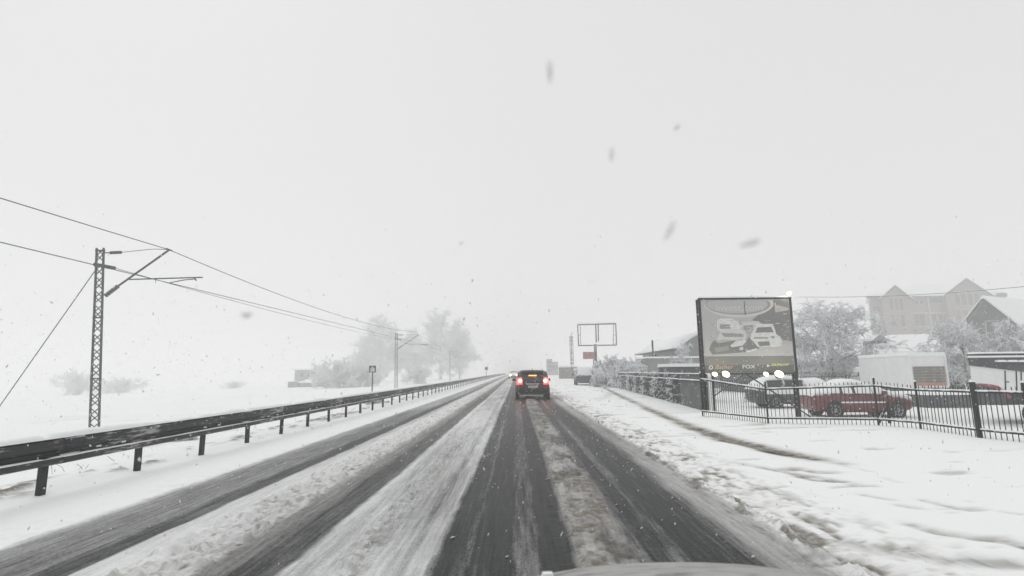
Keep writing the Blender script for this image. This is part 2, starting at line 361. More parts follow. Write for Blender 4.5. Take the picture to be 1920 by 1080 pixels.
def surf(x, y):
    """height, snow cover, dirt and looseness of the ground at x, y"""
    h = base_h(x, y)
    wob = (fbm(y*.12, x*0+3.1, 5, 3)-.5)*.07 + (fbm(y*2.2, x*2.0, 9, 3)-.5)*.06
    xr = x+wob
    cov = np.interp(xr, XT, CV); dirt = np.interp(xr, XT, DT); lo = np.interp(xr, XT, LO)
    cov = cov + (fbm(x*1.6, y*.16, 33, 3)-.5)*.5*np.clip(cov*(1-cov)*4, .0, 1)*(1-sstep(4.0, 4.4, -x))
    ms = sstep(-1.75, -1.6, xr)*(1-sstep(-.75, -.6, xr)); cov = cov - ms*(.16*np.exp(-((xr+.86)/.05)**2)+.10*np.exp(-((xr+1.5)/.07)**2)) + ms*(fbm(x*2.2, y*.3, 35, 3)-.5)*.3; dirt = dirt + ms*.12*sstep(.45, .65, fbm(x*2, y*.25, 36, 3))
    # broken clods: ridge on the oncoming lane, in the middle strip and in our lane
    mid = np.exp(-((x+1.16+.25*(fbm(y*.12, y*0, 77, 2)-.5))/.15)**2)*sstep(.42, .6, fbm(y*.33, x*.5, 31, 3)+.25*np.exp(-y/9))
    lo = np.maximum(lo, mid)
    own = sstep(.4, .5, xr)*(1-sstep(.85, 1.0, xr)); own_p = own*sstep(.35, .62, fbm(x*3, y*1.1, 41, 4))
    cov = cov - own*.25*(1-sstep(.35, .55, fbm(x*4, y*1.3, 43, 4)))
    cl = fbm(x*9, y*6, 51, 4); cl2 = fbm(x*22, y*15, 53, 3)
    clod = sstep(.50, .72, cl)*.7 + sstep(.5, .8, cl2)*.3
    near = np.exp(-y/60)
    h = h + lo*clod*.075*near + .028*cov
    hol = lo*(sstep(.0, .12, .43-cl)*.6+sstep(.0,.08,.40-cl2)*.7)
    dirt = dirt + hol*.55 - own*.3*sstep(.42, .6, fbm(x*3, y*1.1, 45, 4))
    # edge of the right verge: clods and slush thrown on the snow
    e = sstep(2.0, 2.3, xr)*(1-sstep(2.5, 3.3+.6*(fbm(y*.8, x, 61, 2)-.5), x))
    ed = e*(sstep(.57, .66, fbm(x*9, y*3.2, 63, 4))*1.15+.5*sstep(.55,.7,fbm(x*20,y*8,64,3))); dirt = dirt+ed*.6; cov = cov-ed*.1; h = h - ed*.012 + e*.02*cl
    # verge snow, gently uneven; ruts
    v = sstep(2.3, 3, x); lft = sstep(4.3, 4.8, -x)
    h = h + v*(.05*(fbm(x*.3, y*.16, 71, 2)-.5)+.008*(fbm(x*1.6+y*.5, y*1.1-x*.4, 72, 3)-.5)+.003*(fbm(x*5, y*3, 73, 3)-.5)) + lft*(.16*(fbm(x*.5, y*.4, 81, 4)-.5)*sstep(5, 6.5, -x)+.015*(fbm(x*4, y*3, 83, 3)-.5))
    m = (x > 2.0) & (y < 80) & (y > .5) & (x < 25)
    if m.any():
        xx, yy = x[m], y[m]; hh = h[m]; dd = dirt[m]; cc = cov[m]
        jit = (fbm(xx*1.3, yy*1.3, 91, 3)-.5)*.25
        br = fbm(xx*2.2, yy*3.5, 93, 4)
        for pts, w, s in TRKW:
            d, t = seg_dist(xx, yy, pts); w2 = w*(1+.5*(fbm(xx*.8, yy*.8, 95, 2)-.5)+.0*t)
            k = np.exp(-((d+jit*.3)/w2)**2)*s*sstep(0, .06, t+.02)*(1-.6*sstep(.9, 1, t)); k = k*(.6+.4*sstep(.4, .55, br))
            if len(pts) > 8: k = k*(.5+.8*np.exp(-((t-.66)/.22)**2))
            hh = hh - .045*k; dd = np.maximum(dd, k*(1.7 if len(pts) > 8 else .95)); cc = cc-.75*k*sstep(.35, .6, br)*sstep(.35, .65, fbm(xx*5, yy*5, 94, 3))
        # stray scuffs in the verge
        sc = sstep(.67, .75, fbm(xx*1.1+yy*.25, yy*3.4-xx*.8, 97, 3))*(1-sstep(6, 9.5, xx))*sstep(2.4, 3.0, xx)
        hh = hh-.03*sc; dd = dd+.4*sc
        h[m] = hh; dirt[m] = dd; cov[m] = cc
    # grass showing through at the foot of the guardrail
    gm = np.exp(-((x+6.15)/.42)**2)*sstep(.46, .62, fbm(x*2.2, y*.9, 99, 3))*sstep(.5, .66, fbm(x*9, y*5, 98, 4))
    dirt = dirt+gm*1.1; h = h+gm*.05
    fld = sstep(8, 12, -x)*(1-sstep(10, 60, -x))*sstep(.66, .74, fbm(x*.9, y*.5, 101, 4)); dirt = dirt+fld*.25
    return h, np.clip(cov, 0, 1), np.clip(dirt, 0, 1), lo
rows = [-40, -15, -5, 0, 1.2, 2.2] + list(1400/np.linspace(470, 3, 760)) + [560, 700, 900, 1200, 1600, 2200]
ROWS = np.array(sorted(set(rows)))
def ground(name, xs):
    X, Y = np.meshgrid(xs, ROWS); x, y = X.ravel(), Y.ravel()
    h, c, d, l = surf(x.copy(), y.copy())
    n = len(xs); i = np.arange(len(ROWS)-1)[:, None]*n + np.arange(n-1)[None, :]; i = i.ravel()
    me = np_mesh(name, np.stack([x, y, h], 1), np.stack([i, i+1, i+n+1, i+n], 1), M['ground'], dict(cover=c, dirt=d, loose=l))
    o = bpy.data.objects.new(name, me); COL.objects.link(o); o['kind'] = 'structure'; return o
ground('road', np.arange(-4.8, 2.401, .02))
ground('snowy_verge', np.concatenate([np.arange(2.4, 12, .055), 12+np.geomspace(.06, 1500, 70)]))
ground('snowy_field', -np.concatenate([np.arange(4.8, 9, .06), 9+np.geomspace(.07, 1500, 90)])[::-1])

# clods of slush flung on our lane
b = MB(); rc = random.Random(3)
for k in range(150):
    y = rc.uniform(3.0, 16); x = rc.choice([rc.gauss(.98, .14), rc.gauss(.4, .2), rc.gauss(1.8, .2), rc.gauss(-.6, .12)]); r_ = rc.uniform(.004, .012); z = gz(x, y)+.008
    b.tube([(x-r_*1.6, y-r_*rc.uniform(.2, 2), z), (x, y, z+r_*.5), (x+r_*rc.uniform(.6, 2), y+r_*rc.uniform(.5, 3), z)], [r_*.3, r_, r_*.25], 5)
o = b.build('slush_clods', mat('packed_slush', (.62, .62, .61), .9, var=.15, scale=20), None, True, 'stuff'); tag(o, 'small clods of slush scattered over the wet lane behind the dark hatchback', 'slush')
# ------------------------------------------------------------------ guardrail
gr = thing('guardrail', 'long dark steel crash barrier capped with snow along the left roadside', 'guardrail', (-5.55, 0, 0))
g1 = G(50, 935); g2 = G(360, 853); g3 = G(615, 788)
RX = -5.5; PS = 1.62
print('rail', g1, g2, g3)
prof = [(.0, .69), (.035, .69), (.075, .665), (.085, .60), (.075, .56), (.01, .525), (.01, .485), (.075, .455), (.082, .42), (.07, .39), (.03, .375), (.0, .375)]
def beam_mesh(L, name='beam'):
    mb = MB(); n = 5; ys = np.linspace(0, L, n); P = prof; k = len(P); vs = []; fs = []
    for yy in ys:
        vs += [(a, yy, b) for a, b in P] + [(a-.006, yy, b-.0) for a, b in P[::-1]]
    K = 2*k
    for i in range(n-1):
        for j in range(K): fs.append((i*K+j, i*K+(j+1) % K, (i+1)*K+(j+1) % K, (i+1)*K+j))
    fs += [tuple(range(K))[::-1], tuple(range((n-1)*K, n*K))]
    mb.add(vs, fs); return mb.build(name, M['steel'], gr)
BL = 4.32; bm0 = beam_mesh(BL-.0); YS = -6.2
post_mb = MB(); post_mb.box((0, 0, .27), (.055, .085, .75)); post_mb.box((.02, 0, .61), (.07, .08, .18))
p0 = post_mb.build('post', M['post'], gr)
cap = MB()
rf = MB(); rf.box((.02, 0, .505), (.012, .08, .022)); rf0 = rf.build('reflector', M['snow'], gr)
def kid(src, loc, rx=0):
    o = src.copy(); COL.objects.link(o); o.parent = gr; o.location = loc; o.rotation_euler.x = rx; return o
first = True
for i in range(64):
    y0 = YS+i*BL; z0, z1 = gz(-5.5, y0), gz(-5.5, y0+BL)
    o = bm0 if i == 0 else kid(bm0, (0, 0, 0))
    o.location = (.0 + (.004 if i % 2 else 0), y0, z0); o.rotation_euler.x = math.atan2(z1-z0, BL)
b = MB(); K2 = len(prof); b.add([(a+.006, 0, z) for a, z in prof]+[(a+.006, .3, z) for a, z in prof], [(j, j+1, j+1+K2, j+K2) for j in range(K2-1)])
sp0 = b.build('splice_plate', M['post'], gr)
for i in range(0, 30):
    y = YS+i*BL-.15; o = sp0 if i == 0 else kid(sp0, (0, 0, 0)); o.location = (.004, y, gz(-5.5, y))
first_post_y = G(50, 935).y
for i in range(-4, 165):
    y = first_post_y+i*PS
    o = p0 if i == -4 else kid(p0, (0, 0, 0))
    o.location = (-.075, y, gz(-5.6, y)); o.rotation_euler.z = random.uniform(-.06, .06); o.rotation_euler.y = random.uniform(-.02, .02)
for i in range(0, 40):
    for k in (0, .45):
        y = first_post_y+.7+i*PS*1.5+k
        o = rf0 if (i == 0 and k == 0) else kid(rf0, (0, 0, 0)); o.location = (0, y, gz(-5.6, y))
# snow lying on the beam: a lumpy ridge on top, a thin line on the lower wave
def ridge(y0, y1, xc, zt, w, t, seed, n_cross=7):
    ys = []; y = y0
    while y < y1: ys.append(y); y += max(.06, .012*abs(y))
    ys = np.array(ys); th = np.linspace(0, math.pi, n_cross)
    a = fbm(ys*1.2, ys*0, seed, 4); a2 = fbm(ys*6, ys*0+4, seed+3, 3)
    T = t*(.5+.9*a)*sstep(.2, .36, a2+.05); Wd = w*(.75+.5*a)
    V = np.stack([xc+np.cos(th)[None, :]*Wd[:, None]/2, np.repeat(ys[:, None], n_cross, 1), zt+base_h(-5.5, ys)[:, None]+np.sin(th)[None, :]*T[:, None]-.004], 2)
    n = n_cross; i = (np.arange(len(ys)-1)[:, None]*n+np.arange(n-1)[None, :]).ravel()
    F_ = np.stack([i, i+1, i+n+1, i+n], 1); return V.reshape(-1, 3), F_
V1, F1 = ridge(-6, 260, .02, .69, .13, .062, 3); V2, F2 = ridge(-6, 260, .052, .462, .05, .016, 21, 5)
me = np_mesh('snow_cap', np.concatenate([V1, V2]), np.concatenate([F1, F2+len(V1)]), M['snow'])
o = bpy.data.objects.new('snow_cap', me); COL.objects.link(o); o.parent = gr; o['kind'] = 'stuff'

# ------------------------------------------------------------------ overhead line masts
Y1 = 26.0
mt, mbm = D(188, 465, Y1), D(177, 795, Y1); dv = (mt-mbm)/(mt.z-mbm.z)
zb = gz(mbm.x, Y1)-.1; foot = mbm+dv*(zb-mbm.z); H = mt.z-zb
mast = thing('catenary_mast', 'dark lattice rail mast with bracket arm rising behind the left guardrail, nearest of the masts', 'mast', foot, 0, 'lattice masts of the railway line')
lean = dv.x/1.0
def mbarrow(fn, name, m, smooth=False, parent=None):
    b = MB(); fn(b); return b.build(name, m, parent or mast, smooth)
def axis(z): return Vector((lean*z, dv.y*z, z))
hw = lambda z: .225-.05*z/H
for sx in (-1, 1):
    b = MB(); vs = []
    for z in (0, H):
        c = axis(z)+Vector((sx*hw(z), 0, 0))
        for a, d_ in ((-.028, -.05), (.028, -.05), (.028, .05), (-.028, .05)): vs.append(c+Vector((a, d_, 0)))
    b.add(vs, [(0, 3, 2, 1), (4, 5, 6, 7), (0, 1, 5, 4), (1, 2, 6, 5), (2, 3, 7, 6), (3, 0, 4, 7)]); b.build('chord', M['mast'], mast)
nl = 26
for i in range(nl):
    za, zc = H*i/nl, H*(i+1)/nl
    for yy in (-.045, .045):
        s_ = 1 if (i % 2) == (yy > 0) else -1
        b = MB(); b.bar(axis(za)+Vector((-s_*hw(za), yy, 0)), axis(zc)+Vector((s_*hw(zc), yy, 0)), .022, .045); b.build('lacing_bar', M['mast'], mast)
for zz in (H*.985, H*.62, H*.3):
    b = MB(); b.box(axis(zz), (2*hw(zz)+.08, .12, .07)); b.build('cross_plate', M['mast'], mast)
def loc(px, py, Y=Y1): return D(px, py, Y)-foot
def insul(p, q, r, nd, parent, mat_='insul'):
    b = MB(); p, q = Vector(p), Vector(q); b.tube([p, q], .02, 6)
    for k in range(nd):
        c = p.lerp(q, (k+.5)/nd); b.disc(c, q-p, r, (q-p).length/nd*.55, 10)
    return b.build('insulator', M[mat_], parent, True)
b = MB(); b.bar(loc(197, 474), loc(207, 474), .05); b.tube([loc(228, 473), loc(288, 467), loc(318, 468)], .018, 5); b.build('top_stay', M['mast'], mast)
insul(loc(206, 474), loc(228, 473), .085, 5, mast)
b = MB(); b.tube([loc(222, 536), loc(318, 468)], .05, 8); b.bar(loc(312, 466), loc(322, 470), .1, .07); b.build('cantilever_tube', M['mast'], mast)
insul(loc(197, 555), loc(222, 536), .11, 6, mast)
b = MB(); b.tube([loc(242, 524), loc(380, 520)], .035, 6); b.bar(loc(364, 520), loc(368, 526), .05); b.tube([loc(292, 521), loc(292, 530)], .015, 5); b.build('registration_arm', M['mast'], mast)
b = MB(); b.tube([loc(366, 523), loc(345, 525), loc(319, 530)], .025, 6); b.build('steady_arm', M['mast'], mast)
insul(loc(176, 495.5), loc(216, 503), .1, 9, mast)
# the further masts
for (px, pt, Yk, lab) in ((743, 625, 80, 'faint lattice mast with bracket arm in front of the frosted trees, second along the line'), (843, 659, 141, 'very faint rail mast beyond the tall frosted trees, farthest along the line')):
    c = copy_tree(mast); t = D(px, pt, Yk); zb2 = gz(t.x, Yk)-.1
    c.location = (t.x-lean*H*.25, Yk, zb2); s_ = (t.z-zb2)/H; c.scale = (s_*1.0, 1, s_); c.rotation_euler.y = -.0; c['label'] = lab
    c.rotation_euler.y = -math.atan(lean*.75)
def wirething(pts, r, label, name='overhead_wire', group='overhead wires of the railway'):
    b = MB(); o0 = Vector(pts[0]); b.tube([Vector(p)-o0 for p in pts], r, 5); o = b.build(name, M['wire']); o.location = o0
    tag(o, label, 'wire', group); return o
def sagline(A, B, sag, n=14):
    A, B = Vector(A), Vector(B); return [A.lerp(B, t)-Vector((0, 0, 4*sag*t*(1-t))) for t in np.linspace(0, 1, n)]
A1 = D(316, 468, Y1); A2 = D(778, 622, 80); A3 = D(863, 660, 141); Am = A1+(A1-A2)*1.02; Am.z = A1.z+.15
wirething(sagline(Am, A1, .35)+sagline(A1, A2, .85)[1:]+sagline(A2, A3, .8)[1:], .021, 'upper wire carried on the arm tips of the rail masts')
C1 = D(319, 531, Y1); C2 = D(783, 643, 80); C3 = D(868, 670, 141); Cm = C1+(C1-C2)*1.02
wirething([Cm, C1, C2, C3], .019, 'lower contact wire held by the steady arm of the near mast')
B1 = D(216, 503, Y1); B2 = D(745, 637, 80); Bm = B1+(B1-B2)*1.0
wirething(sagline(B1, B2, .3)+sagline(B2, D(845, 668, 141), .3)[1:], .016, 'thin wire leaving the grey insulator on the near mast towards the trees')
b0 = D(178, 508, Y1); e0 = D(-22, 792, Y1+.5)
o = wirething([b0, b0.lerp(e0, .5), e0], .022, 'slanting guy wire from the near mast down to the field', 'guy_wire', None)

# ------------------------------------------------------------------ small square sign behind the guardrail
t = D(699, 692, 40); zs = gz(t.x, 40)
sg = thing('marker_sign', 'small square sign with a pale arrowhead on a thin post behind the guardrail', 'sign', (t.x, 40, zs))
b = MB(); b.box((0, 0, (t.z-zs)/2), (.07, .07, t.z-zs)); b.build('post', M['post'], sg)
b = MB(); b.box((0, -.06, t.z-zs), (.5, .03, .5)); b.build('panel', M['post'], sg)
b = MB(); b.poly([(-.17, -.08, t.z-zs-.19), (.17, -.08, t.z-zs-.19), (.17, -.08, t.z-zs+.03), (0, -.08, t.z-zs+.19), (-.17, -.08, t.z-zs+.03)], (0, -1, 0), .004); b.build('arrowhead', M['plate'], sg)
b = MB(); b.box((0, -.05, t.z-zs+.28), (.5, .07, .05), top=(.9, .6)); b.build('snow_cap', M['snow'], sg)

# ------------------------------------------------------------------ trees
def tubes_np(P, R, sides=3):
    """P [N,K,3] polylines, R [N,K]"""
    N, K, _ = P.shape
    d = np.gradient(P, axis=1); d /= np.linalg.norm(d, axis=2, keepdims=True)+1e-9
    ref = np.where(np.abs(d[..., 2:3]) < .9, np.array([0, 0, 1.0]), np.array([0, 1.0, 0]))
    a = np.cross(d, ref); a /= np.linalg.norm(a, axis=2, keepdims=True)+1e-9; b = np.cross(a, d)
    th = 2*np.pi*np.arange(sides)/sides + .5
    V = P[:, :, None, :] + (a[:, :, None, :]*np.cos(th)[None, None, :, None]+b[:, :, None, :]*np.sin(th)[None, None, :, None])*R[:, :, None, None]
    idx = (np.arange(N)[:, None, None]*K+np.arange(K-1)[None, :, None])*sides
    k = np.arange(sides)[None, None, :]; k2 = (k+1) % sides
    Fq = np.stack([idx+k, idx+k2, idx+sides+k2, idx+sides+k], -1).reshape(-1, 4)
    return V.reshape(-1, 3), Fq
def unit(v): return v/(np.linalg.norm(v, axis=-1, keepdims=True)+1e-9)
def grow(starts, dirs, L, K, curl, droop, rng):
    """random-walk polylines"""
    P = [starts]; d = dirs
    for k in range(K-1):
        d = unit(d+rng.normal(0, curl, d.shape)+np.array([0, 0, -droop]))
        P.append(P[-1]+d*(L[:, None]/(K-1)))
    return np.stack(P, 1)
TREES = {}
def tree_meshes(key, H, R, seed, n1=11, n2=9, n3=10, n4=4, droop=.1, tw=.016, trunk_r=.16, fork=.3, up=.6, m='twig', bush=False):
    rng = np.random.default_rng(seed)
    # trunk
    th = np.linspace(0, 1, 7); tp = np.stack([np.cumsum(rng.normal(0, .03*H/7, 7)), np.cumsum(rng.normal(0, .03*H/7, 7)), th*H*.8], 1); tp[0] = 0
    tr = trunk_r*(1-th*.85)
    Vt, Ft = tubes_np(tp[None], tr[None], 8)
    # limbs
    n = n1*(2 if bush else 1)
    f = rng.uniform(.02 if bush else fork, .95, n); s = np.stack([np.interp(f, th, tp[:, i]) for i in range(3)], 1)
    if bush: s = np.stack([rng.normal(0, R*.35, n), rng.normal(0, R*.35, n), np.zeros(n)], 1)
    az = np.arange(n)*2.399+rng.uniform(0, 1, n); el = rng.uniform(.1, up+.5, n) if not bush else rng.uniform(.5, 1.5, n)
    el = el + (f > .8)*.5
    d = np.stack([np.cos(az)*np.cos(el), np.sin(az)*np.cos(el), np.sin(el)], 1)
    L = R*(.75+.5*rng.random(n))*(1-.35*np.clip(f-.6, 0, 1)*2) if not bush else H*(.5+.5*rng.random(n))
    P1 = grow(s, d, L, 6, .16, droop*.3, rng); R1 = trunk_r*.38*np.linspace(1, .3, 6)[None]*np.ones((n, 1))
    V1, F1 = tubes_np(P1, R1, 5)
    def child(P, cnt, Lf, K, spread, droop_, curl):
        N, k0, _ = P.shape
        i = np.repeat(np.arange(N), cnt); t = rng.uniform(.2, 1, N*cnt)*(k0-1)
        a = np.minimum(t.astype(int), k0-2); fr = (t-a)[:, None]
        s = P[i, a]*(1-fr)+P[i, a+1]*fr; dd = unit(P[i, a+1]-P[i, a])
        d = unit(dd+rng.normal(0, spread, dd.shape)+np.array([0, 0, .12]))
        L = Lf*(.5+rng.random(len(i)))
        return grow(s, d, L, K, curl, droop_, rng)
    P2 = child(P1, n2, R*.38, 5, .7, droop*.6, .22); R2 = tw*2.7*np.linspace(1, .5, 5)[None]*np.ones((len(P2), 1))
    P3 = child(P2, n3, R*.19, 4, .8, droop, .3); R3 = tw*1.9*np.linspace(1, .6, 4)[None]*np.ones((len(P3), 1))
    P4 = child(P3, n4, R*.09, 3, .9, droop, .35); R4 = tw*np.linspace(1, .6, 3)[None]*np.ones((len(P4), 1))
    Vs, Fs, o = [], [], 0
    for P, Rr, sd in ((P2, R2, 4), (P3, R3, 3), (P4, R4, 3)):
        V, Fq = tubes_np(P, Rr, sd); Vs.append(V); Fs.append(Fq+o); o += len(V)
    VT = np.concatenate([Vt, V1]); FT = np.concatenate([Ft, F1+len(Vt)])
    Vc = np.concatenate(Vs); Vc[:, 2] = np.maximum(Vc[:, 2], .02)
    return (np_mesh('trunk', VT, FT, M['barked']), np_mesh('crown', Vc, np.concatenate(Fs), M[m], smooth=False))
def tree(key, name, label, x, y, rz=0, sc=1, group=None, cat='tree', scz=None, dz=0, **kw):
    if key not in TREES: TREES[key] = tree_meshes(key, **kw)
    a, b = TREES[key]; t = thing(name, label, cat, (x, y, gz(x, y)-.05+dz), rz, group)
    for n, me in (('stems' if cat == 'bush' else 'trunk', a), ('crown', b)):
        o = bpy.data.objects.new(n, me); COL.objects.link(o); o.parent = t
    t.scale = (sc, sc, scz or sc); return t
def atx(px, Y): return D(px, 700, Y).x

# right side, near
tree('big', 'frosted_tree', 'big frosted tree with drooping crown just right of the billboard', atx(1566, 44), 44, .4, 1.08, scz=.92, H=7.6, R=3.5, seed=3, n1=18, n2=12, n3=10, n4=3, droop=.24, tw=.018, trunk_r=.17, fork=.2)
tree('spread', 'frosted_tree', 'low spreading snowy tree behind the two white vehicles, left of the far right tree', atx(1812, 36), 36, 1.1, 1, scz=.94, H=4.9, R=2.5, seed=5, n1=15, n2=11, n3=9, n4=3, droop=.26, tw=.016, trunk_r=.12, fork=.18)
tree('spread', 'frosted_tree', 'snowy tree cut by the right edge of the picture beneath the gabled roof', atx(1925, 34), 34, 3.0, .88)
tree('slim', 'frosted_tree', 'thin frosted tree close to the left post of the billboard', atx(1284, 38), 38, 0, 1, H=3.9, R=1.35, seed=8, n1=12, n2=8, n3=8, n4=3, droop=.1, tw=.014, trunk_r=.06, fork=.2)
BU = dict(H=3.0, R=1.8, seed=12, n1=14, n2=9, n3=8, n4=3, droop=.3, tw=.034, trunk_r=.06, bush=True, m='bushtwig')
tree('bush', 'snowy_bush', 'tall snowy bush under the empty billboard frame', atx(1150, 51), 51, 0, .95, 'snow laden bushes beside the sheet metal fence', 'bush', 1.15, **BU)
tree('bush', 'snowy_bush', 'wide round snowy bush behind the far end of the sheet fence', atx(1184, 45), 45, 2.0, .9, 'snow laden bushes beside the sheet metal fence', 'bush', 1.0)
tree('bush', 'snowy_bush', 'tufted snowy bush rising highest left of the warehouse eave', atx(1196, 56), 56, 4.0, .85, 'snow laden bushes beside the sheet metal fence', 'bush', 1.35)
tree('bush', 'snowy_bush', 'low snowy bush spilling over the near part of the sheet fence', atx(1212, 38), 38, 5.0, .62, 'snow laden bushes beside the sheet metal fence', 'bush', .62)
tree('bush', 'snowy_bush', 'snowy scrub at the far foot of the sheet fence beside the parked dark car', atx(1128, 47), 47, 1.0, .5, 'snow laden bushes beside the sheet metal fence', 'bush', .5)
tree('bush', 'snowy_bush', 'dull snowy bush under the big frosted tree behind the covered trailer', atx(1520, 40), 40, 3.3, 1.0, None, 'bush', .62)
tree('bush', 'snowy_bush', 'snowy bush between the big frosted tree and the box truck cab', atx(1592, 42), 42, 5.3, .8, None, 'bush', .6)
# left side, far
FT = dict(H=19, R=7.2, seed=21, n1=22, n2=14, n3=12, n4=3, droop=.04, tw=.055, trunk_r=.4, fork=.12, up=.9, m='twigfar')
grp = 'tall frosted trees by the railway'
Yt = 225
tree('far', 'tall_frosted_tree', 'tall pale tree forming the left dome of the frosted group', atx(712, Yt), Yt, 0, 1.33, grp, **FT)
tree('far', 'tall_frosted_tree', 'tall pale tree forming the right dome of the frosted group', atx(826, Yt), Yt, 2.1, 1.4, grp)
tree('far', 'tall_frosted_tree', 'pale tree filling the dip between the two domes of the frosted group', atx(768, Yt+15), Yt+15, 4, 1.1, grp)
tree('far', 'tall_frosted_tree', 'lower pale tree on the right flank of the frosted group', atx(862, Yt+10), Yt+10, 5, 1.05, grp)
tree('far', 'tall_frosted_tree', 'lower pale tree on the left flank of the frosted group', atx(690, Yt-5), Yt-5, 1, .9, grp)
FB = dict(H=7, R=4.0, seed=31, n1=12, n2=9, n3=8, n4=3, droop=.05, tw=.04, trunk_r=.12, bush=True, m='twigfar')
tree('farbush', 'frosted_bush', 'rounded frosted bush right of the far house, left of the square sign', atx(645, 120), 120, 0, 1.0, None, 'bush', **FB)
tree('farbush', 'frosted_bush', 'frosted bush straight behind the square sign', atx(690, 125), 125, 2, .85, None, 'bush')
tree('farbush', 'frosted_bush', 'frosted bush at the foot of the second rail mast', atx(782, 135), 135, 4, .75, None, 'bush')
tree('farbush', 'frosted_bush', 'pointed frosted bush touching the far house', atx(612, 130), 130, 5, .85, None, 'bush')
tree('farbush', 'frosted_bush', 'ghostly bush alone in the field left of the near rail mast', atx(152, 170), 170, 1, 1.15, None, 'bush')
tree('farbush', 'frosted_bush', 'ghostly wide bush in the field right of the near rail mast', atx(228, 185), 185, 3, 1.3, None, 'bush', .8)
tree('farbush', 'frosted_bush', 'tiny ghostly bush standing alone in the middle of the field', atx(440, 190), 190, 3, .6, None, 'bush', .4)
tree('bush', 'snowy_bush', 'small leafless shrub with curled twigs poking over the guardrail', atx(359, 22), 22, 3, .28, None, 'bush', .3)
tree('bush', 'snowy_bush', 'small tangled shrub seen between guardrail posts near the square sign', atx(703, 26), 26, 1, .26, None, 'bush', .2)

# dry weeds: stalks through the snow by the rail
N = 170; yw = RNG.uniform(5, 60, N); xw = -6.1-RNG.exponential(.8, N); cl = RNG.integers(0, 34, N); cy = RNG.uniform(8, 60, 34); cx = -6.0-RNG.exponential(1.6, 34)
yw = cy[cl]+RNG.normal(0, .25, N); xw = cx[cl]+RNG.normal(0, .2, N)
st = np.stack([xw, yw, base_h(xw, yw)-.05], 1); dr = unit(RNG.normal(0, .35, (N, 3))+np.array([0, 0, 1]))
P = grow(st, dr, RNG.uniform(.15, .5, N), 5, .18, .06, RNG); V, Fq = tubes_np(P, np.full((N, 5), .004), 3)
o = bpy.data.objects.new('dry_weeds', np_mesh('dry_weeds', V, Fq, M['barked'], smooth=False)); COL.objects.link(o); o['kind'] = 'stuff'
tag(o, 'thin dry weed stalks poking through the snow behind the guardrail', 'weeds')

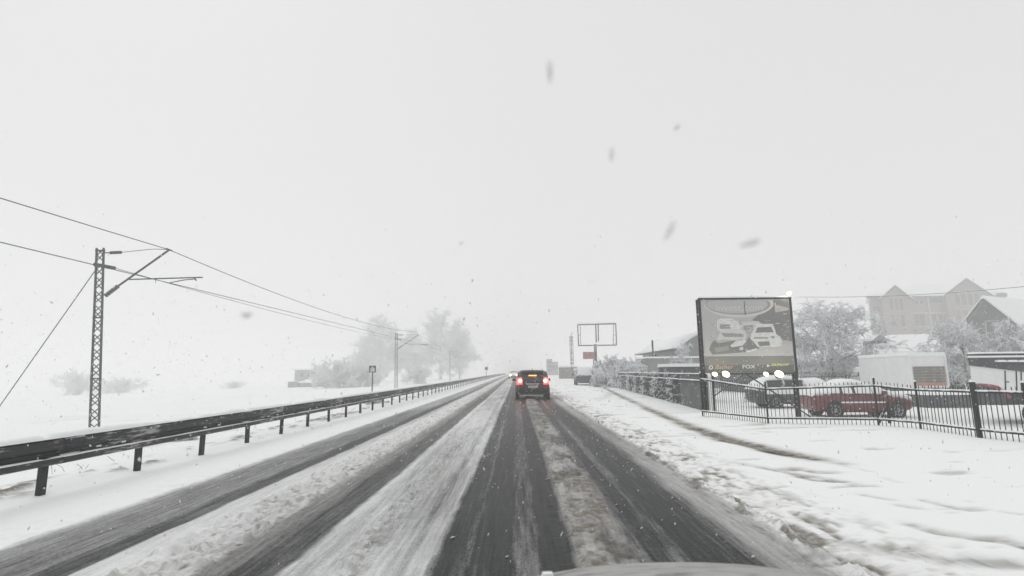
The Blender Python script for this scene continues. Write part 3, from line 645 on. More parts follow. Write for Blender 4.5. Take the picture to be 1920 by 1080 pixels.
# ------------------------------------------------------------------ cars
def ring(st):
    y, w, zb_, zt_, wr, zr = st
    h = [(0, zb_), (w*.82, zb_), (w, zb_+.16), (w*1.0, zb_*.45+zt_*.55), (w*.965, zt_), (wr+.02, zr-.045 if zr-zt_ > .12 else (zt_+zr)/2), (wr*.72, zr), (0, zr+.012)]
    return [Vector((a, y, b)) for a, b in h]+[Vector((-a, y, b)) for a, b in h[-2:0:-1]]
def car(name, label, stations, body_m, loc_, rz, cat='car', wheel_r=.32, wheels=((-1.25), (1.3)), parts=(), track=.78, group=None, sub=2):
    t = thing(name, label, cat, loc_, rz, group)
    rings = [ring(s) for s in stations]; n = 14; b = MB()
    fs = [(i*n+j, i*n+(j+1) % n, (i+1)*n+(j+1) % n, (i+1)*n+j) for i in range(len(rings)-1) for j in range(n)]
    fs += [tuple(range(n))[::-1], tuple(range((len(rings)-1)*n, len(rings)*n))]
    b.add([v for r in rings for v in r], fs); o = b.build('body', body_m, t, True)
    md = o.modifiers.new('s', 'SUBSURF'); md.levels = sub; md.render_levels = sub
    # glass
    gl = parts.get('glass', M['glass']) if isinstance(parts, dict) else M['glass']
    def pane(pts, nm):
        c = sum(pts, Vector())/len(pts); q = [c+(p-c)*.88 for p in pts]
        nrm = Vector()
        for k in range(len(q)): nrm += (q[k]-c).cross(q[(k+1) % len(q)]-c)
        nrm.normalize()
        if nrm.dot(c-Vector((0, 0, .7))) < 0: nrm = -nrm
        mm = MB(); mm.poly([p+nrm*.004 for p in q], nrm, .03); return mm.build(nm, gl, t)
    for i in range(len(stations)-1):
        s0, s1 = stations[i], stations[i+1]; r0, r1 = rings[i], rings[i+1]
        c0, c1 = s0[5]-s0[3], s1[5]-s1[3]
        if c0 > .3 and c1 > .3:
            pane([r0[4], r0[5], r1[5], r1[4]], 'side_window'); pane([r0[10], r0[9], r1[9], r1[10]], 'side_window')
        elif max(c0, c1) > .3 and abs(s0[5]-s1[5]) > .2:
            pane([r0[5], r0[6], r0[8], r0[9], r1[9], r1[8], r1[6], r1[5]], 'rear_window' if c0 < c1 else 'windscreen')
            if c0 < c1 or True:
                for A, B in ((4, 5), (10, 9)):
                    lowr, hir = (r0, r1) if c0 < c1 else (r1, r0)
                    pane([lowr[A].lerp(hir[A], .25), hir[A], hir[B], lowr[B].lerp(hir[B], .3)], 'side_window')
    for sx in (-1, 1):
        for wy in wheels:
            m1 = MB(); ww = stations[len(stations)//2][1]; x0 = sx*(ww-.09)
            m1.disc((x0, wy, wheel_r), (1, 0, 0), wheel_r, .21, 20, [(wheel_r*.6, -.1), (wheel_r*.95, -.105), (wheel_r, -.07), (wheel_r, .07), (wheel_r*.95, .105), (wheel_r*.6, .1)])
            wh = m1.build('wheel', M['rubber'], t, True)
            m2 = MB(); ox = sx*.08
            m2.disc((x0+ox, wy, wheel_r), (1, 0, 0), .06, .05, 10)
            for k in range(7):
                a = 2*math.pi*k/7; m2.bar((x0+ox, wy, wheel_r), (x0+ox, wy+math.cos(a)*wheel_r*.6, wheel_r+math.sin(a)*wheel_r*.6), .03, .05)
            m2.disc((x0+ox*.9, wy, wheel_r), (1, 0, 0), wheel_r*.62, .03, 18, [(wheel_r*.54, -.02), (wheel_r*.64, -.02), (wheel_r*.64, .03), (wheel_r*.54, .03)])
            m2.build('rim', M['rim'], wh)
            m3 = MB(); m3.disc((x0+sx*.0, wy, wheel_r+.02), (1, 0, 0), wheel_r*1.16, .19, 20); m3.build('wheel_arch', M['rubber'], t, True)
    return t, rings
def carsnow(t, rings, i0, i1, j0, th, name='snow_cap', seed=1, over=.03):
    """snow loaf following the car's upper skin between stations i0..i1 and ring points j0.. mirrored"""
    idx = list(range(j0, 8))+[14-k for k in range(6, j0-1, -1)]
    R_ = rings[i0:i1+1]; sub = 5; pts = []
    for i in range(len(R_)-1):
        for s_ in range(sub): pts.append([R_[i][k].lerp(R_[i+1][k], s_/sub) for k in idx])
    pts.append([R_[-1][k] for k in idx]); n = len(idx); rr = random.Random(seed); rows_ = len(pts); top = []; bot = []
    for a, row in enumerate(pts):
        e = min(1, min(a, rows_-1-a)/2.5)*.75+.25
        for c, p in enumerate(row):
            ec = .35 if c in (0, n-1) else 1; f = th*e*ec*(.8+.4*rr.random())
            ctr = Vector((0, p.y, p.z-.4)); out = (p-ctr).normalized()
            top.append(p+Vector((out.x*.5, 0, 1))*f+Vector((out.x*over, 0, 0))); bot.append(p-Vector((0, 0, .03)))
    b = MB(); fs = []
    for a in range(rows_-1):
        for c in range(n-1): fs.append((a*n+c, a*n+c+1, (a+1)*n+c+1, (a+1)*n+c))
    m_ = rows_*n; fs += [tuple(k+m_ for k in f[::-1]) for f in fs]
    per = [(0, c) for c in range(n)]+[(a, n-1) for a in range(1, rows_)]+[(rows_-1, c) for c in range(n-2, -1, -1)]+[(a, 0) for a in range(rows_-2, 0, -1)]
    per = [a*n+c for a, c in per]
    for k in range(len(per)): u, v = per[k], per[(k+1) % len(per)]; fs.append((u, v, v+m_, u+m_))
    b.add(top+bot, fs); o = b.build(name, M['snow'], t, True); md = o.modifiers.new('s', 'SUBSURF'); md.levels = 1; md.render_levels = 1; return o
def hatch(w=.9, h=1.46):
    return [(-2.12, w*.84, .40, .86, w*.66, .90), (-2.06, w*.96, .27, .98, w*.78, 1.03), (-1.98, w*.98, .24, 1.0, w*.78, 1.12), (-1.62, w, .22, 1.0, w*.72, h-.05), (-.75, w, .2, .98, w*.75, h), (.25, w, .2, .95, w*.73, h-.04),
            (1.02, w, .2, .93, w*.8, .99), (1.62, w*.98, .22, .86, w*.7, .91), (1.98, w*.92, .27, .74, w*.6, .78), (2.1, w*.78, .36, .62, w*.5, .65)]
def sedan(w=.88, h=1.4):
    return [(-2.2, w*.82, .38, .84, w*.6, .88), (-2.12, w*.95, .27, .95, w*.7, .98), (-1.55, w*.98, .22, .97, w*.76, 1.0), (-1.0, w, .2, .95, w*.7, h-.06), (-.45, w, .2, .94, w*.74, h), (.35, w, .2, .92, w*.72, h-.03),
            (1.05, w, .2, .9, w*.8, .95), (1.7, w*.98, .22, .84, w*.7, .88), (2.1, w*.92, .27, .72, w*.6, .75), (2.22, w*.76, .36, .6, w*.5, .62)]
# the car ahead
rear = D(999, 716, 28.4)
cx_ = rear.x; cyy = 28.4+2.12
ca, rg = car('car', 'dark hatchback driving ahead with red brake lights on, centre of the road', [(a, w, zb, zt, wr*(1.12 if 2 < i < 7 else 1), zr) for i, (a, w, zb, zt, wr, zr) in enumerate(hatch(.9, 1.55))], M['carblack'], (cx_, cyy, gz(0, 30)), 0, wheels=(-1.3, 1.3))
for sx in (-1, 1):
    b = MB(); b.box((sx*.70, -2.1, .95), (.3, .1, .32), top=(.8, 1)); lt = b.build('taillight', M['tail'], ca)
    b = MB(); b.disc((sx*.66, -2.155, .97), (0, 1, 0), .085, .03, 12); b.build('bulb', M['tailhot'], lt)
    b = MB(); b.box((sx*.70, -2.1, .72), (.27, .08, .16), top=(1.05, 1)); b.build('reflector_lens', M['taillens'], ca)
    b = MB(); b.box((sx*1.0, .78, .99), (.2, .09, .14), top=(.85, .8)); b.bar((sx*.86, .8, .95), (sx*.95, .8, .97), .05); b.build('mirror', M['rubber'], ca)
b = MB(); b.box((0, -1.93, 1.235), (.42, .05, .055)); b.build('high_brake_lamp', M['amber'], ca)
b = MB(); b.box((0, -2.16, .66), (.52, .03, .12)); b.build('number_plate', M['plate'], ca)
b = MB(); b.box((0, -2.13, .40), (1.5, .14, .22)); b.build('bumper', M['rubber'], ca)
b = MB(); b.tube([(0, -1.5, 1.44), (0, -1.62, 1.62)], .012, 5); b.build('antenna', M['rubber'], ca)
b = MB(); b.box((0, -2.1, .80), (.7, .08, .035)); b.build('boot_handle', M['snow'], ca)
b = MB(); b.box((0, -1.76, 1.425), (1.1, .22, .035), top=(.95, .9)); b.build('spoiler', M['carblack'], ca)
# oncoming car with headlights
oc = D(963, 700, 100)
co, rg2 = car('car', 'oncoming car far away with two bright headlights, left of the dark hatchback', hatch(.9, 1.5), M['cargrey'], (oc.x, 102, gz(0, 100)), math.pi)
for sx in (-1, 1):
    b = MB(); b.disc((sx*.62, 2.13, .72), (0, 1, 0), .19, .1, 14); b.build('headlight', M['head'], co)
# dark SUV parked by the far bushes
sv = G(1093, 721); 
cs, rg3 = car('parked_car', 'dark snow topped car parked on the verge beside the bushes', hatch(.86, 1.7), M['cargrey'], (D(1099, 715, 52).x, 54, gz(8, 54)), rad(-3))
carsnow(cs, rg3, 2, 6, 5, .12, seed=4); carsnow(cs, rg3, 6, 9, 4, .08, seed=5)
for sx in (-1, 1):
    b = MB(); b.box((sx*1.0, .78, 1.05), (.2, .1, .18)); b.bar((sx*.86, .8, 1.0), (sx*.95, .8, 1.02), .05); b.build('mirror', M['rubber'], cs)
# red car in the yard
yr = 22.6; xa, xb = atx(1513, yr), atx(1693, yr); xm = (xa+xb)/2
cr_, rg4 = car('parked_car', 'red sedan half buried in snow parked right behind the iron fence', sedan(.86, 1.36), M['red'], (xm, yr+.3, gz(xm, yr)), rad(-90-3), wheels=(-1.32, 1.38))
cr_.scale = (1, (xb-xa)/4.44, 1.04)
carsnow(cr_, rg4, 0, 3, 4, .09, seed=6); carsnow(cr_, rg4, 3, 5, 5, .15, seed=7); carsnow(cr_, rg4, 5, 9, 4, .12, seed=8)
b = MB(); b.box((.885, -.1, .62), (.03, 2.0, .05), top=(.6, .95)); b.build('snow_ledge', M['snow'], cr_)
for yy0, yy1 in ((-.95, -.5), (-.4, .32), (.4, .8)):
    b = MB(); b.poly([(.90, yy0, .97), (.90, yy1, .96), (.70, yy1-.05, 1.29), (.70, yy0+.05, 1.29)], Vector((1, 0, .5)).normalized(), .03); b.build('snow_on_window', M['snow'], cr_)
b = MB(); b.box((.96, .78, .98), (.2, .12, .14), top=(.8, .8)); b.build('mirror', M['red'], cr_)
# pale car behind it
yw_ = 28.5; xa, xb = atx(1406, yw_), atx(1560, yw_); xm = (xa+xb)/2
cw, rg5 = car('parked_car', 'snow covered pale estate car parked left of the red sedan', [(-2.2, .78, .38, .9, .6, .95)]+hatch(.88, 1.45)[1:], M['cargrey'], (xm, yw_, gz(xm, yw_)), rad(-92))
cw.scale = (1, (xb-xa)/4.3, 1.05)
carsnow(cw, rg5, 0, 3, 4, .1, seed=9); carsnow(cw, rg5, 3, 5, 5, .17, seed=10); carsnow(cw, rg5, 5, 9, 4, .14, seed=11)
b = MB(); b.box((.88, .0, .84), (.06, 3.4, .26), top=(.8, .98)); b.build('snow_ledge', M['snow'], cw)

# ------------------------------------------------------------------ iron fence along the verge
pts = [G(1318, 783, .05), G(1441, 798, .05), G(1648, 801, .05), G(1727, 808, .05), G(1838, 824, .05), G(1935, 834, .05)]
pts.append(pts[-1]+(pts[-1]-pts[-2]).normalized()*3)
tops = [706, 742, 727, 735, 742]
fence = thing('iron_fence', 'black iron bar fence with snowy rails in front of the parked cars', 'fence', (pts[0].x, pts[0].y, 0))
FL = Vector(fence.location); FH = 1.0
hts = [1.27, 1.04, 1.12, 1.04, 1.06, 1.06, 1.06]
bar0 = None; bar_count = 0
for i in range(len(pts)-1):
    a, c = pts[i]-FL, pts[i+1]-FL
    za, zc = gz(pts[i].x, pts[i].y)-.03, gz(pts[i+1].x, pts[i+1].y)-.03
    a.z, c.z = za, zc
    for h0_, h1_ in ((.2, .2), (hts[i]-.13, hts[i+1]-.13)):
        b = MB(); b.bar(a+Vector((0, 0, h0_)), c+Vector((0, 0, h1_)), .025, .035); b.build('rail', M['black'], fence)
        b = MB(); m_ = 14
        tp = [a.lerp(c, k/m_)+Vector((0, 0, h0_+(h1_-h0_)*k/m_+.024+random.uniform(0, .006))) for k in range(m_+1)]; b.tube(tp, [random.uniform(.014, .024) for _ in tp], 6); b.build('snow_on_rail', M['snow'], fence, True)
    Ls = (c-a).length; n = int(Ls/.092)
    for k in range(1, n):
        p = a.lerp(c, k/n)
        if bar0 is None:
            b = MB(); b.box((0, 0, FH/2), (.011, .011, FH)); bar0 = b.build('bar', M['blackbar'], fence); o = bar0
        else:
            o = bar0.copy(); COL.objects.link(o); o.parent = fence
        o.location = (p.x, p.y, p.z-.02+random.uniform(-.01, .01)); o.rotation_euler = (random.uniform(-.01, .01), random.uniform(-.012, .012), 0); o.scale.z = hts[i]+(hts[i+1]-hts[i])*k/n; bar_count += 1
for i, p in enumerate(pts[:-1]):
    w = .07 if i == 4 else .034
    b = MB(); q = p-FL; q.z = gz(p.x, p.y)-.05; b.box((q.x, q.y, q.z+hts[i]/2+.03), (w, w, hts[i]+.1)); b.build('post', M['black'], fence)
    b = MB(); b.box((q.x, q.y, q.z+hts[i]+.10), (w*1.15, w*1.15, .035), top=(.5, .5)); b.build('snow_cap', M['snow'], fence)
q = G(1689, 803)-FL; q.z = 0
b = MB(); b.bar(q+Vector((-.05, .3, -.1)), q+Vector((-.05, .3, .62)), .05); b.bar(q+Vector((-.45, .25, -.1)), q+Vector((-.1, .3, .5)), .04); b.build('brace', M['black'], fence)
print('bars', bar_count)

# second fence at the back of the yard
fb = [D(1392, 700, 33), D(1500, 700, 33.5), D(1610, 700, 36)]
fence2 = thing('iron_fence', 'low thin bar fence at the back of the yard beneath the floodlights', 'fence', (fb[0].x, fb[0].y, 0)); FL2 = Vector(fence2.location)
bar2 = None
for i in range(2):
    a, c = fb[i]-FL2, fb[i+1]-FL2; a.z = gz(fb[i].x, fb[i].y); c.z = gz(fb[i+1].x, fb[i+1].y)
    for hh in (.3, 1.5):
        b = MB(); b.bar(a+Vector((0, 0, hh)), c+Vector((0, 0, hh)), .04, .05); b.build('rail', M['black'], fence2)
    n = int((c-a).length/.14)
    for k in range(n+1):
        p = a.lerp(c, k/n)
        if bar2 is None:
            b = MB(); b.box((0, 0, .9), (.022, .022, 1.75)); bar2 = b.build('bar', M['blackbar'], fence2); o = bar2
        else:
            o = bar2.copy(); COL.objects.link(o); o.parent = fence2
        o.location = p

# ------------------------------------------------------------------ sheet metal fence with creeper
sa, sb = Vector((6.25, 17.6, 0)), Vector((8.15, 43.5, 0))
sf = thing('sheet_metal_fence', 'dark sheet metal fence tangled with snowy creeper running back from the iron fence', 'fence', (sa.x, sa.y, 0))
n = 12
for i in range(n):
    a, c = sa.lerp(sb, i/n)-sa, sa.lerp(sb, (i+1)/n)-sa
    z0 = gz(*(sa+a).xy)-.08; b = MB(); K = 24; vs = []; d = (c-a); nr = Vector((-d.y, d.x, 0)).normalized(); hgt = 1.27+random.uniform(-.015, .015)
    for k in range(K+1):
        p = a+d*(k/K*.992)+nr*(.012*(1 if k % 2 else -1)+(.006 if i % 2 else 0)); vs += [(p.x, p.y, z0), (p.x, p.y, z0+hgt)]
    vs += [(Vector(v)+nr*.01) for v in vs[:]]
    m_ = 2*(K+1); fs = [(2*k, 2*k+2, 2*k+3, 2*k+1) for k in range(K)]; fs += [tuple(j+m_ for j in f[::-1]) for f in fs]+[(2*k+1, 2*k+3, 2*k+3+m_, 2*k+1+m_) for k in range(K)]
    b.add(vs, fs); o = b.build('metal_sheet', M['tingrey'] if i < 2 else M['tindark'], sf)
    if i == 1: o['label'] = 'plain grey sheet'
for hh, xo, r_ in ((1.30, 0, .022), (1.08, -.06, .02)):
    b = MB(); a = Vector((xo, 0, gz(*sa.xy)-.08+hh)); c = sb-sa+Vector((xo, 0, gz(*sb.xy)-.08+hh)); b.bar(a, c, .05, .05); b.build('rail', M['black'], sf)
    b = MB(); tp = [a.lerp(c, k/60)+Vector((0, 0, .03+random.uniform(0, .012))) for k in range(61)]; b.tube(tp, [random.uniform(.02, .036) for _ in tp], 6); b.build('snow_on_rail', M['snow'], sf, True)
b = MB(); b.box((-.06, -.12, .62), (.09, .09, 1.38)); b.build('post', M['white'], sf)
b = MB(); b.box((.06, -.05, .62), (.06, .06, 1.36)); b.build('post', M['black'], sf)
# creeper
N = 230; tpar = RNG.uniform(.1, 1, N)**.9; s3 = np.stack([sa.x+(sb.x-sa.x)*tpar-.08, sa.y+(sb.y-sa.y)*tpar, RNG.uniform(.0, 1.3, N)], 1)
dr = unit(RNG.normal(0, .5, (N, 3))+np.array([-.35, 0, .25])); P = grow(s3, dr, RNG.uniform(.15, .5, N), 6, .3, .16, RNG)
P[:, :, 0] = np.minimum(P[:, :, 0], sa.x+(P[:, :, 1]-sa.y)*(sb.x-sa.x)/(sb.y-sa.y)-.03)
V, Fq = tubes_np(P, np.full((N, 6), .008), 4)
N2 = 260; t2 = RNG.choice([.22, .36, .5, .62, .75, .9], N2)+RNG.normal(0, .015, N2); s4 = np.stack([sa.x+(sb.x-sa.x)*t2-.15, sa.y+(sb.y-sa.y)*t2, RNG.uniform(.0, 1.15, N2)], 1)
P = grow(s4, unit(RNG.normal(0, .6, (N2, 3))+np.array([-.2, 0, .1])), RNG.uniform(.1, .3, N2), 4, .4, .1, RNG); Vb, Fb = tubes_np(P, np.full((N2, 4), .017), 4)
o = bpy.data.objects.new('creeper', np_mesh('creeper', np.concatenate([V, Vb])-np.array([sa.x, sa.y, 0]), np.concatenate([Fq, Fb+len(V)]), M['twig'], smooth=False)); COL.objects.link(o); o.location = sa
o['kind'] = 'stuff'; tag(o, 'snowy creeper stems hanging over the dark sheet metal fence', 'creeper')

# ------------------------------------------------------------------ the billboard
YB = 18.0
tl, tr_ = D(1311, 561, YB), D(1480, 558, YB); bz = D(1400, 699, YB).z
top_z = (tl.z+tr_.z)/2; gzb = gz(tl.x, YB)
bb = thing('billboard', 'large billboard with a racing car print, sponsor names and lit lamps', 'billboard', (tl.x, YB, gzb)); BW = W(bb)
xL, xR = tl.x, tr_.x+.02
for x in (xL, xR):
    b = MB()
    for oy in (-.09, .09): b.bar((x, YB+.15+oy, gzb-.2), (x, YB+.15+oy, top_z), .07)
    k = 0; z = gzb
    while z < top_z-.2: b.bar((x, YB+.15-.09, z), (x, YB+.15+.09, z+.18), .02); z += .18
    BW.put(b, 'post', M['black'])
for x, px in ((xL, 0), (xR, 1)):
    b = MB(); b.bar((x, YB+.02, bz-.02), (x, YB+.02, top_z), .075, .05); BW.put(b, 'frame', M['black'])
b = MB(); b.bar((xL-.04, YB+.02, top_z), (xR+.04, YB+.02, top_z), .075, .05); BW.put(b, 'frame', M['black'])
b = MB(); b.bar((xL-.04, YB+.02, bz-.03), (xR+.04, YB+.02, bz-.03), .05, .04); BW.put(b, 'frame', M['black'])
b = MB(); b.box(((xL+xR)/2, YB+.03, (bz+top_z)/2), (xR-xL-.07, .03, top_z-bz-.06)); 
def printm(name, col, var=.18): return splat(name, (.6, .61, .61), col, .90, 16, .8, stretch=(1, 1, 2.2)) if name[6:] in ('bg', 'dark', 'mid', 'band', 'band2', 'road', 'pale') else mat(name, col, .8, var=var, scale=7, stretch=(1, 1, 3))
PM = {k: printm('print_'+k, c) for k, c in dict(bg=(.47, .475, .47), pale=(.60, .60, .59), white=(.66, .67, .66), mid=(.32, .32, .31), dark=(.22, .22, .215), band=(.22, .22, .205), band2=(.14, .14, .135), kerb=(.30, .27, .25), pink=(.5, .46, .45), pinktxt=(.62, .42, .34), yel=(.7, .72, .25), road=(.50, .49, .475)).items()}
BW.put(b, 'board', PM['bg'])
def U(px, py, lay): 
    p = D(px, py, YB); return Vector((p.x, YB+.013-.0025*lay, p.z))
def patch(name, m, pts, lay):
    b = MB(); b.poly([U(x, y, lay) for x, y in pts], (0, -1, 0), .002); return BW.put(b, name, PM[m])
def ell(cx, cy, rx, ry, a0=0, a1=360, n=28): return [(cx+rx*math.cos(rad(a)), cy+ry*math.sin(rad(a))) for a in np.linspace(a0, a1, n, endpoint=(a1-a0) < 360)]
patch('print_field', 'dark', [(1440, 563), (1478, 562), (1486, 640), (1462, 636), (1430, 606), (1410, 600), (1425, 588), (1450, 575)], 1)
patch('print_field', 'road', [(1322, 640), (1486, 645), (1488, 667), (1322, 668)], 1)
o_ = ell(1385, 568, 66, 27, -12, 192, 30); patch('print_track', 'pale', [(1440, 563)]+[(1449, 563), (1451, 570)]+o_[4:27]+[(1330, 563)], 2)
patch('print_track', 'pink', [(1452, 570), (1478, 577), (1480, 581), (1454, 586)], 2)
patch('print_infield', 'mid', [(p[0], max(p[1], 564)) for p in ell(1384, 571, 61, 19, 0, 360, 40)], 3)
patch('print_infield', 'bg', [(p[0], max(p[1], 564.5)) for p in ell(1382, 571, 57.5, 16.5, 0, 360, 40)], 4)
rp = random.Random(5)
for mm, n_ in (('pale', 46), ('mid', 30), ('white', 16)):
    b = MB()
    for k in range(n_):
        x = rp.uniform(1330, 1480); y = rp.uniform(598, 662) if mm != 'white' else rp.uniform(585, 640)
        if mm == 'white': x = rp.uniform(1450, 1482)
        w_, h_ = rp.uniform(2, 9), rp.uniform(.5, 1.3); x = min(x, 1480-w_)
        b.poly([U(x, y, 4.4), U(x+w_, y-.6, 4.4), U(x+w_, y+h_-.6, 4.4), U(x, y+h_, 4.4)], (0, -1, 0), .0008)
    BW.put(b, 'print_detail', PM[mm], kind='stuff')
# printed racing cars
patch('print_car', 'white', [(1345, 600), (1352, 597), (1372, 597), (1383, 603), (1392, 612), (1388, 618), (1350, 622), (1344, 616)], 2)
patch('print_car', 'mid', [(1350, 608), (1368, 608), (1370, 616), (1350, 617)], 3)
patch('print_car', 'pale', [(1390, 604), (1422, 602), (1430, 608), (1430, 616), (1392, 618)], 3)
patch('print_car', 'mid', [(1394, 611), (1412, 609), (1412, 616), (1394, 618)], 4)
patch('print_car', 'pale', [(1350, 622), (1362, 617), (1396, 617), (1400, 630), (1398, 640), (1356, 636), (1346, 640), (1344, 634)], 4)
patch('print_car', 'mid', [(1352, 624), (1394, 626), (1394, 632), (1358, 632)], 5)
patch('print_car', 'dark', [(1334, 644), (1340, 638), (1346, 644), (1372, 640), (1392, 636), (1420, 640), (1423, 655), (1400, 660), (1336, 665), (1330, 656)], 5)
patch('print_car', 'white', [(1369, 648), (1380, 639), (1396, 636), (1400, 640), (1392, 648), (1372, 651)], 6)
patch('print_car', 'white', [(1398, 658), (1419, 653), (1421, 657), (1400, 661)], 6)
patch('print_car', 'pale', [(1386, 652), (1393, 650), (1394, 656), (1387, 657)], 6)
patch('print_car', 'mid', [(1340, 652), (1366, 648), (1367, 656), (1342, 661)], 6)
patch('print_car', 'white', [(1407, 628), (1416, 612), (1418, 607), (1448, 607), (1451, 612), (1456, 627), (1463, 631), (1466, 640), (1465, 648), (1456, 651), (1420, 650), (1412, 640), (1407, 636)], 7)
patch('print_car', 'dark', [(1420, 614), (1446, 613), (1450, 623), (1416, 624)], 8)
patch('print_car', 'dark', [(1420, 641), (1442, 640), (1444, 648), (1424, 649)], 8)
patch('print_car', 'mid', [(1413, 632), (1440, 632), (1440, 635), (1414, 635)], 8)
patch('print_car', 'mid', [(1445, 630), (1452, 630), (1452, 634), (1446, 634)], 8)
patch('print_car', 'dark', [(1404, 633), (1410, 637), (1416, 648), (1410, 655), (1402, 648)], 6)
patch('print_band', 'band', [(1322, 668.5), (1488, 667.5), (1489, 685), (1322, 686)], 2)
patch('print_band', 'band2', [(1322, 685), (1489, 684), (1490, 699), (1322, 699)], 3)
def text(s, px, py, hpx, m, lay, shear=0, wpx=None, extr=.001, Y=YB, parent=BW, name='lettering', bold=0):
    cu = bpy.data.curves.new('t', 'FONT'); cu.body = s; cu.shear = shear; cu.extrude = extr; cu.offset = bold; cu.size = 1
    to = bpy.data.objects.new('t', cu); COL.objects.link(to); bpy.context.view_layer.update()
    me = bpy.data.meshes.new_from_object(to.evaluated_get(bpy.context.evaluated_depsgraph_get())); bpy.data.objects.remove(to)
    xs = [v.co.x for v in me.vertices]; ys = [v.co.y for v in me.vertices]; w0, h0 = max(xs)-min(xs), max(ys)-min(ys); x0, y0 = min(xs), min(ys)
    A, B_ = D(px, py, Y), D(px+(wpx or hpx), py-hpx, Y); sx, sy = (B_.x-A.x)/w0, (B_.z-A.z)/h0
    yy = Y+.013-.0025*lay
    for v in me.vertices: v.co = Vector((A.x+(v.co.x-x0)*sx, yy-v.co.z*1.0, A.z+(v.co.y-y0)*sy))
    me.materials.clear(); me.materials.append(m); me.transform(Matrix.Translation(-Vector(parent.r.location)))
    return link(name, me, parent.r)
text('invest.com', 1343, 583, 12, PM['pale'], 6, 0, 86)
text('Bather', 1341, 692, 8, PM['pinktxt'], 5, .3, 34)
text('FOX', 1392.5, 691, 7, PM['white'], 5, 0, 24, bold=.02)
text('DUNLOP', 1446, 686, 4.5, PM['yel'], 5, .35, 34, bold=.03)
patch('print_logo', 'white', ell(1333, 689, 4, 4, 0, 360, 14), 5)
patch('print_logo', 'band2', ell(1333, 689, 2.2, 2.2, 0, 360, 12), 6)
patch('print_logo', 'white', [(1438, 683), (1442, 685), (1444, 687), (1438, 688)], 5)
b = MB(); b.bar(U(1395, 565, 9), U(1397.5, 591, 9), .012, .01); BW.put(b, 'seam', M['black'])
b = MB(); zc = top_z+.045; m_ = 30; tp = [Vector((xL+(xR-xL)*k/m_, YB+.03, zc+random.uniform(-.004, .01))) for k in range(m_+1)]; b.tube(tp, [random.uniform(.03, .045) for _ in tp], 8); BW.put(b, 'snow_cap', M['snow'], True)
# braces under the board
b = MB(); b.bar(D(1397, 700, YB+.05), D(1520, 782, YB+.4), .035); BW.put(b, 'brace', M['black'])
b = MB(); b.bar(D(1397, 699, YB+.05), D(1320, 757, YB+.1), .03); BW.put(b, 'brace', M['black'])
def flood(px, py, r, aim, w, label, col=(1, .96, .78), Y=YB-.45, ar=None):
    c = D(px, py, Y); t = thing('floodlight', label, 'floodlight', c, 0, 'lit floodlights on the billboard')
    a = Vector(aim).normalized()
    b = MB(); b.disc((0, 0, 0), a, r, r*.9, 14, [(.001, -r), (r*.55, -r*.9), (r, 0), (r, r*.08), (r*.9, r*.08)]); b.build('housing', M['black'], t, True)
    b = MB(); b.disc(a*r*.1, a, r*.9, .012, 14); b.build('lamp_glass', M['flood'], t)
    if ar is not None:
        b = MB(); b.bar(-a*r, Vector(ar)-c, .025); b.build('bracket', M['black'], t)
    ld = bpy.data.lights.new('lamp', 'POINT'); ld.energy = w*1.5; ld.color = col; ld.shadow_soft_size = r*.8
    lo_ = bpy.data.objects.new('lamp', ld); COL.objects.link(lo_); lo_.parent = t; lo_.location = a*(r*.35+.05)
    return t
for px, r, lab in ((1340, .09, 'small lit floodlight below the print, leftmost of the lamps under the billboard'), (1361, .13, 'bright floodlight below the pink lettering, second lamp from the left'), (1436, .09, 'small lit floodlight under the print between the white and yellow lettering'), (1461, .15, 'brightest floodlight below the yellow lettering')):
    flood(px, 702, r, (0, -.8, .55), 5 if r > .1 else 2, lab, ar=(atx(px, YB), YB, bz-.02))
flood(1479, 550, .09, (-.15, -.75, -.4), 2.0, 'lit floodlight perched on the top right corner of the billboard', Y=YB-.1, ar=(xR, YB+.02, top_z))
cab = sagline(D(1482, 556, YB), D(1960, 533, 13), .12, 24)
o = wirething(cab, .010, 'snow crusted cable running right from the billboard corner lamp', 'cable', None); o.data.materials[0] = mat('snow_crusted_cable', (.04, .04, .04), .8, var=.3, snow=(-.2, .2))

# ------------------------------------------------------------------ empty billboard frame + red sign + letter mast, container
Ye = 72; g0 = gz(atx(1119, Ye), Ye)
ef = thing('empty_billboard', 'empty rectangular billboard frame on a stout post above the bushes', 'billboard', (atx(1119, Ye), Ye, g0)); EW = W(ef)
def fr(pxa, pya, pxb, pyb, w, nm, Y=Ye, hold=EW, m='black'):
    b = MB(); b.bar(D(pxa, pya, Y), D(pxb, pyb, Y), w); return hold.put(b, nm, M[m])
fr(1083, 609, 1155, 607, .14, 'frame_bar'); fr(1084, 648, 1155.5, 647, .14, 'frame_bar'); fr(1083, 609, 1085, 648, .12, 'frame_bar'); fr(1154.5, 607, 1156, 647, .12, 'frame_bar')
fr(1088, 609, 1089, 647, .06, 'upright'); fr(1150, 608, 1150, 647, .06, 'upright'); fr(1084, 628, 1089, 628, .05, 'tie'); fr(1150, 628, 1155, 628, .05, 'tie')
fr(1117, 608, 1118, 642, .14, 'upright'); fr(1121.5, 608, 1122, 640, .12, 'upright')
b = MB(); p = D(1116, 645, Ye); b.tube([(p.x, Ye, g0-.1), (p.x, Ye, p.z)], .19, 10); EW.put(b, 'post', M['greydk'], True)
b = MB(); p = D(1119, 606, Ye); b.box((p.x, Ye, p.z+.02), (5.2, .16, .08), top=(.99, .5)); EW.put(b, 'snow_cap', M['snow'])
p1, p2 = D(1093, 660, 85), D(1114, 673, 85)
rs = thing('red_sign', 'faded red rectangular sign beneath the empty billboard frame', 'sign', ((p1.x+p2.x)/2, 85, gz(p1.x, 85))); RW = W(rs)
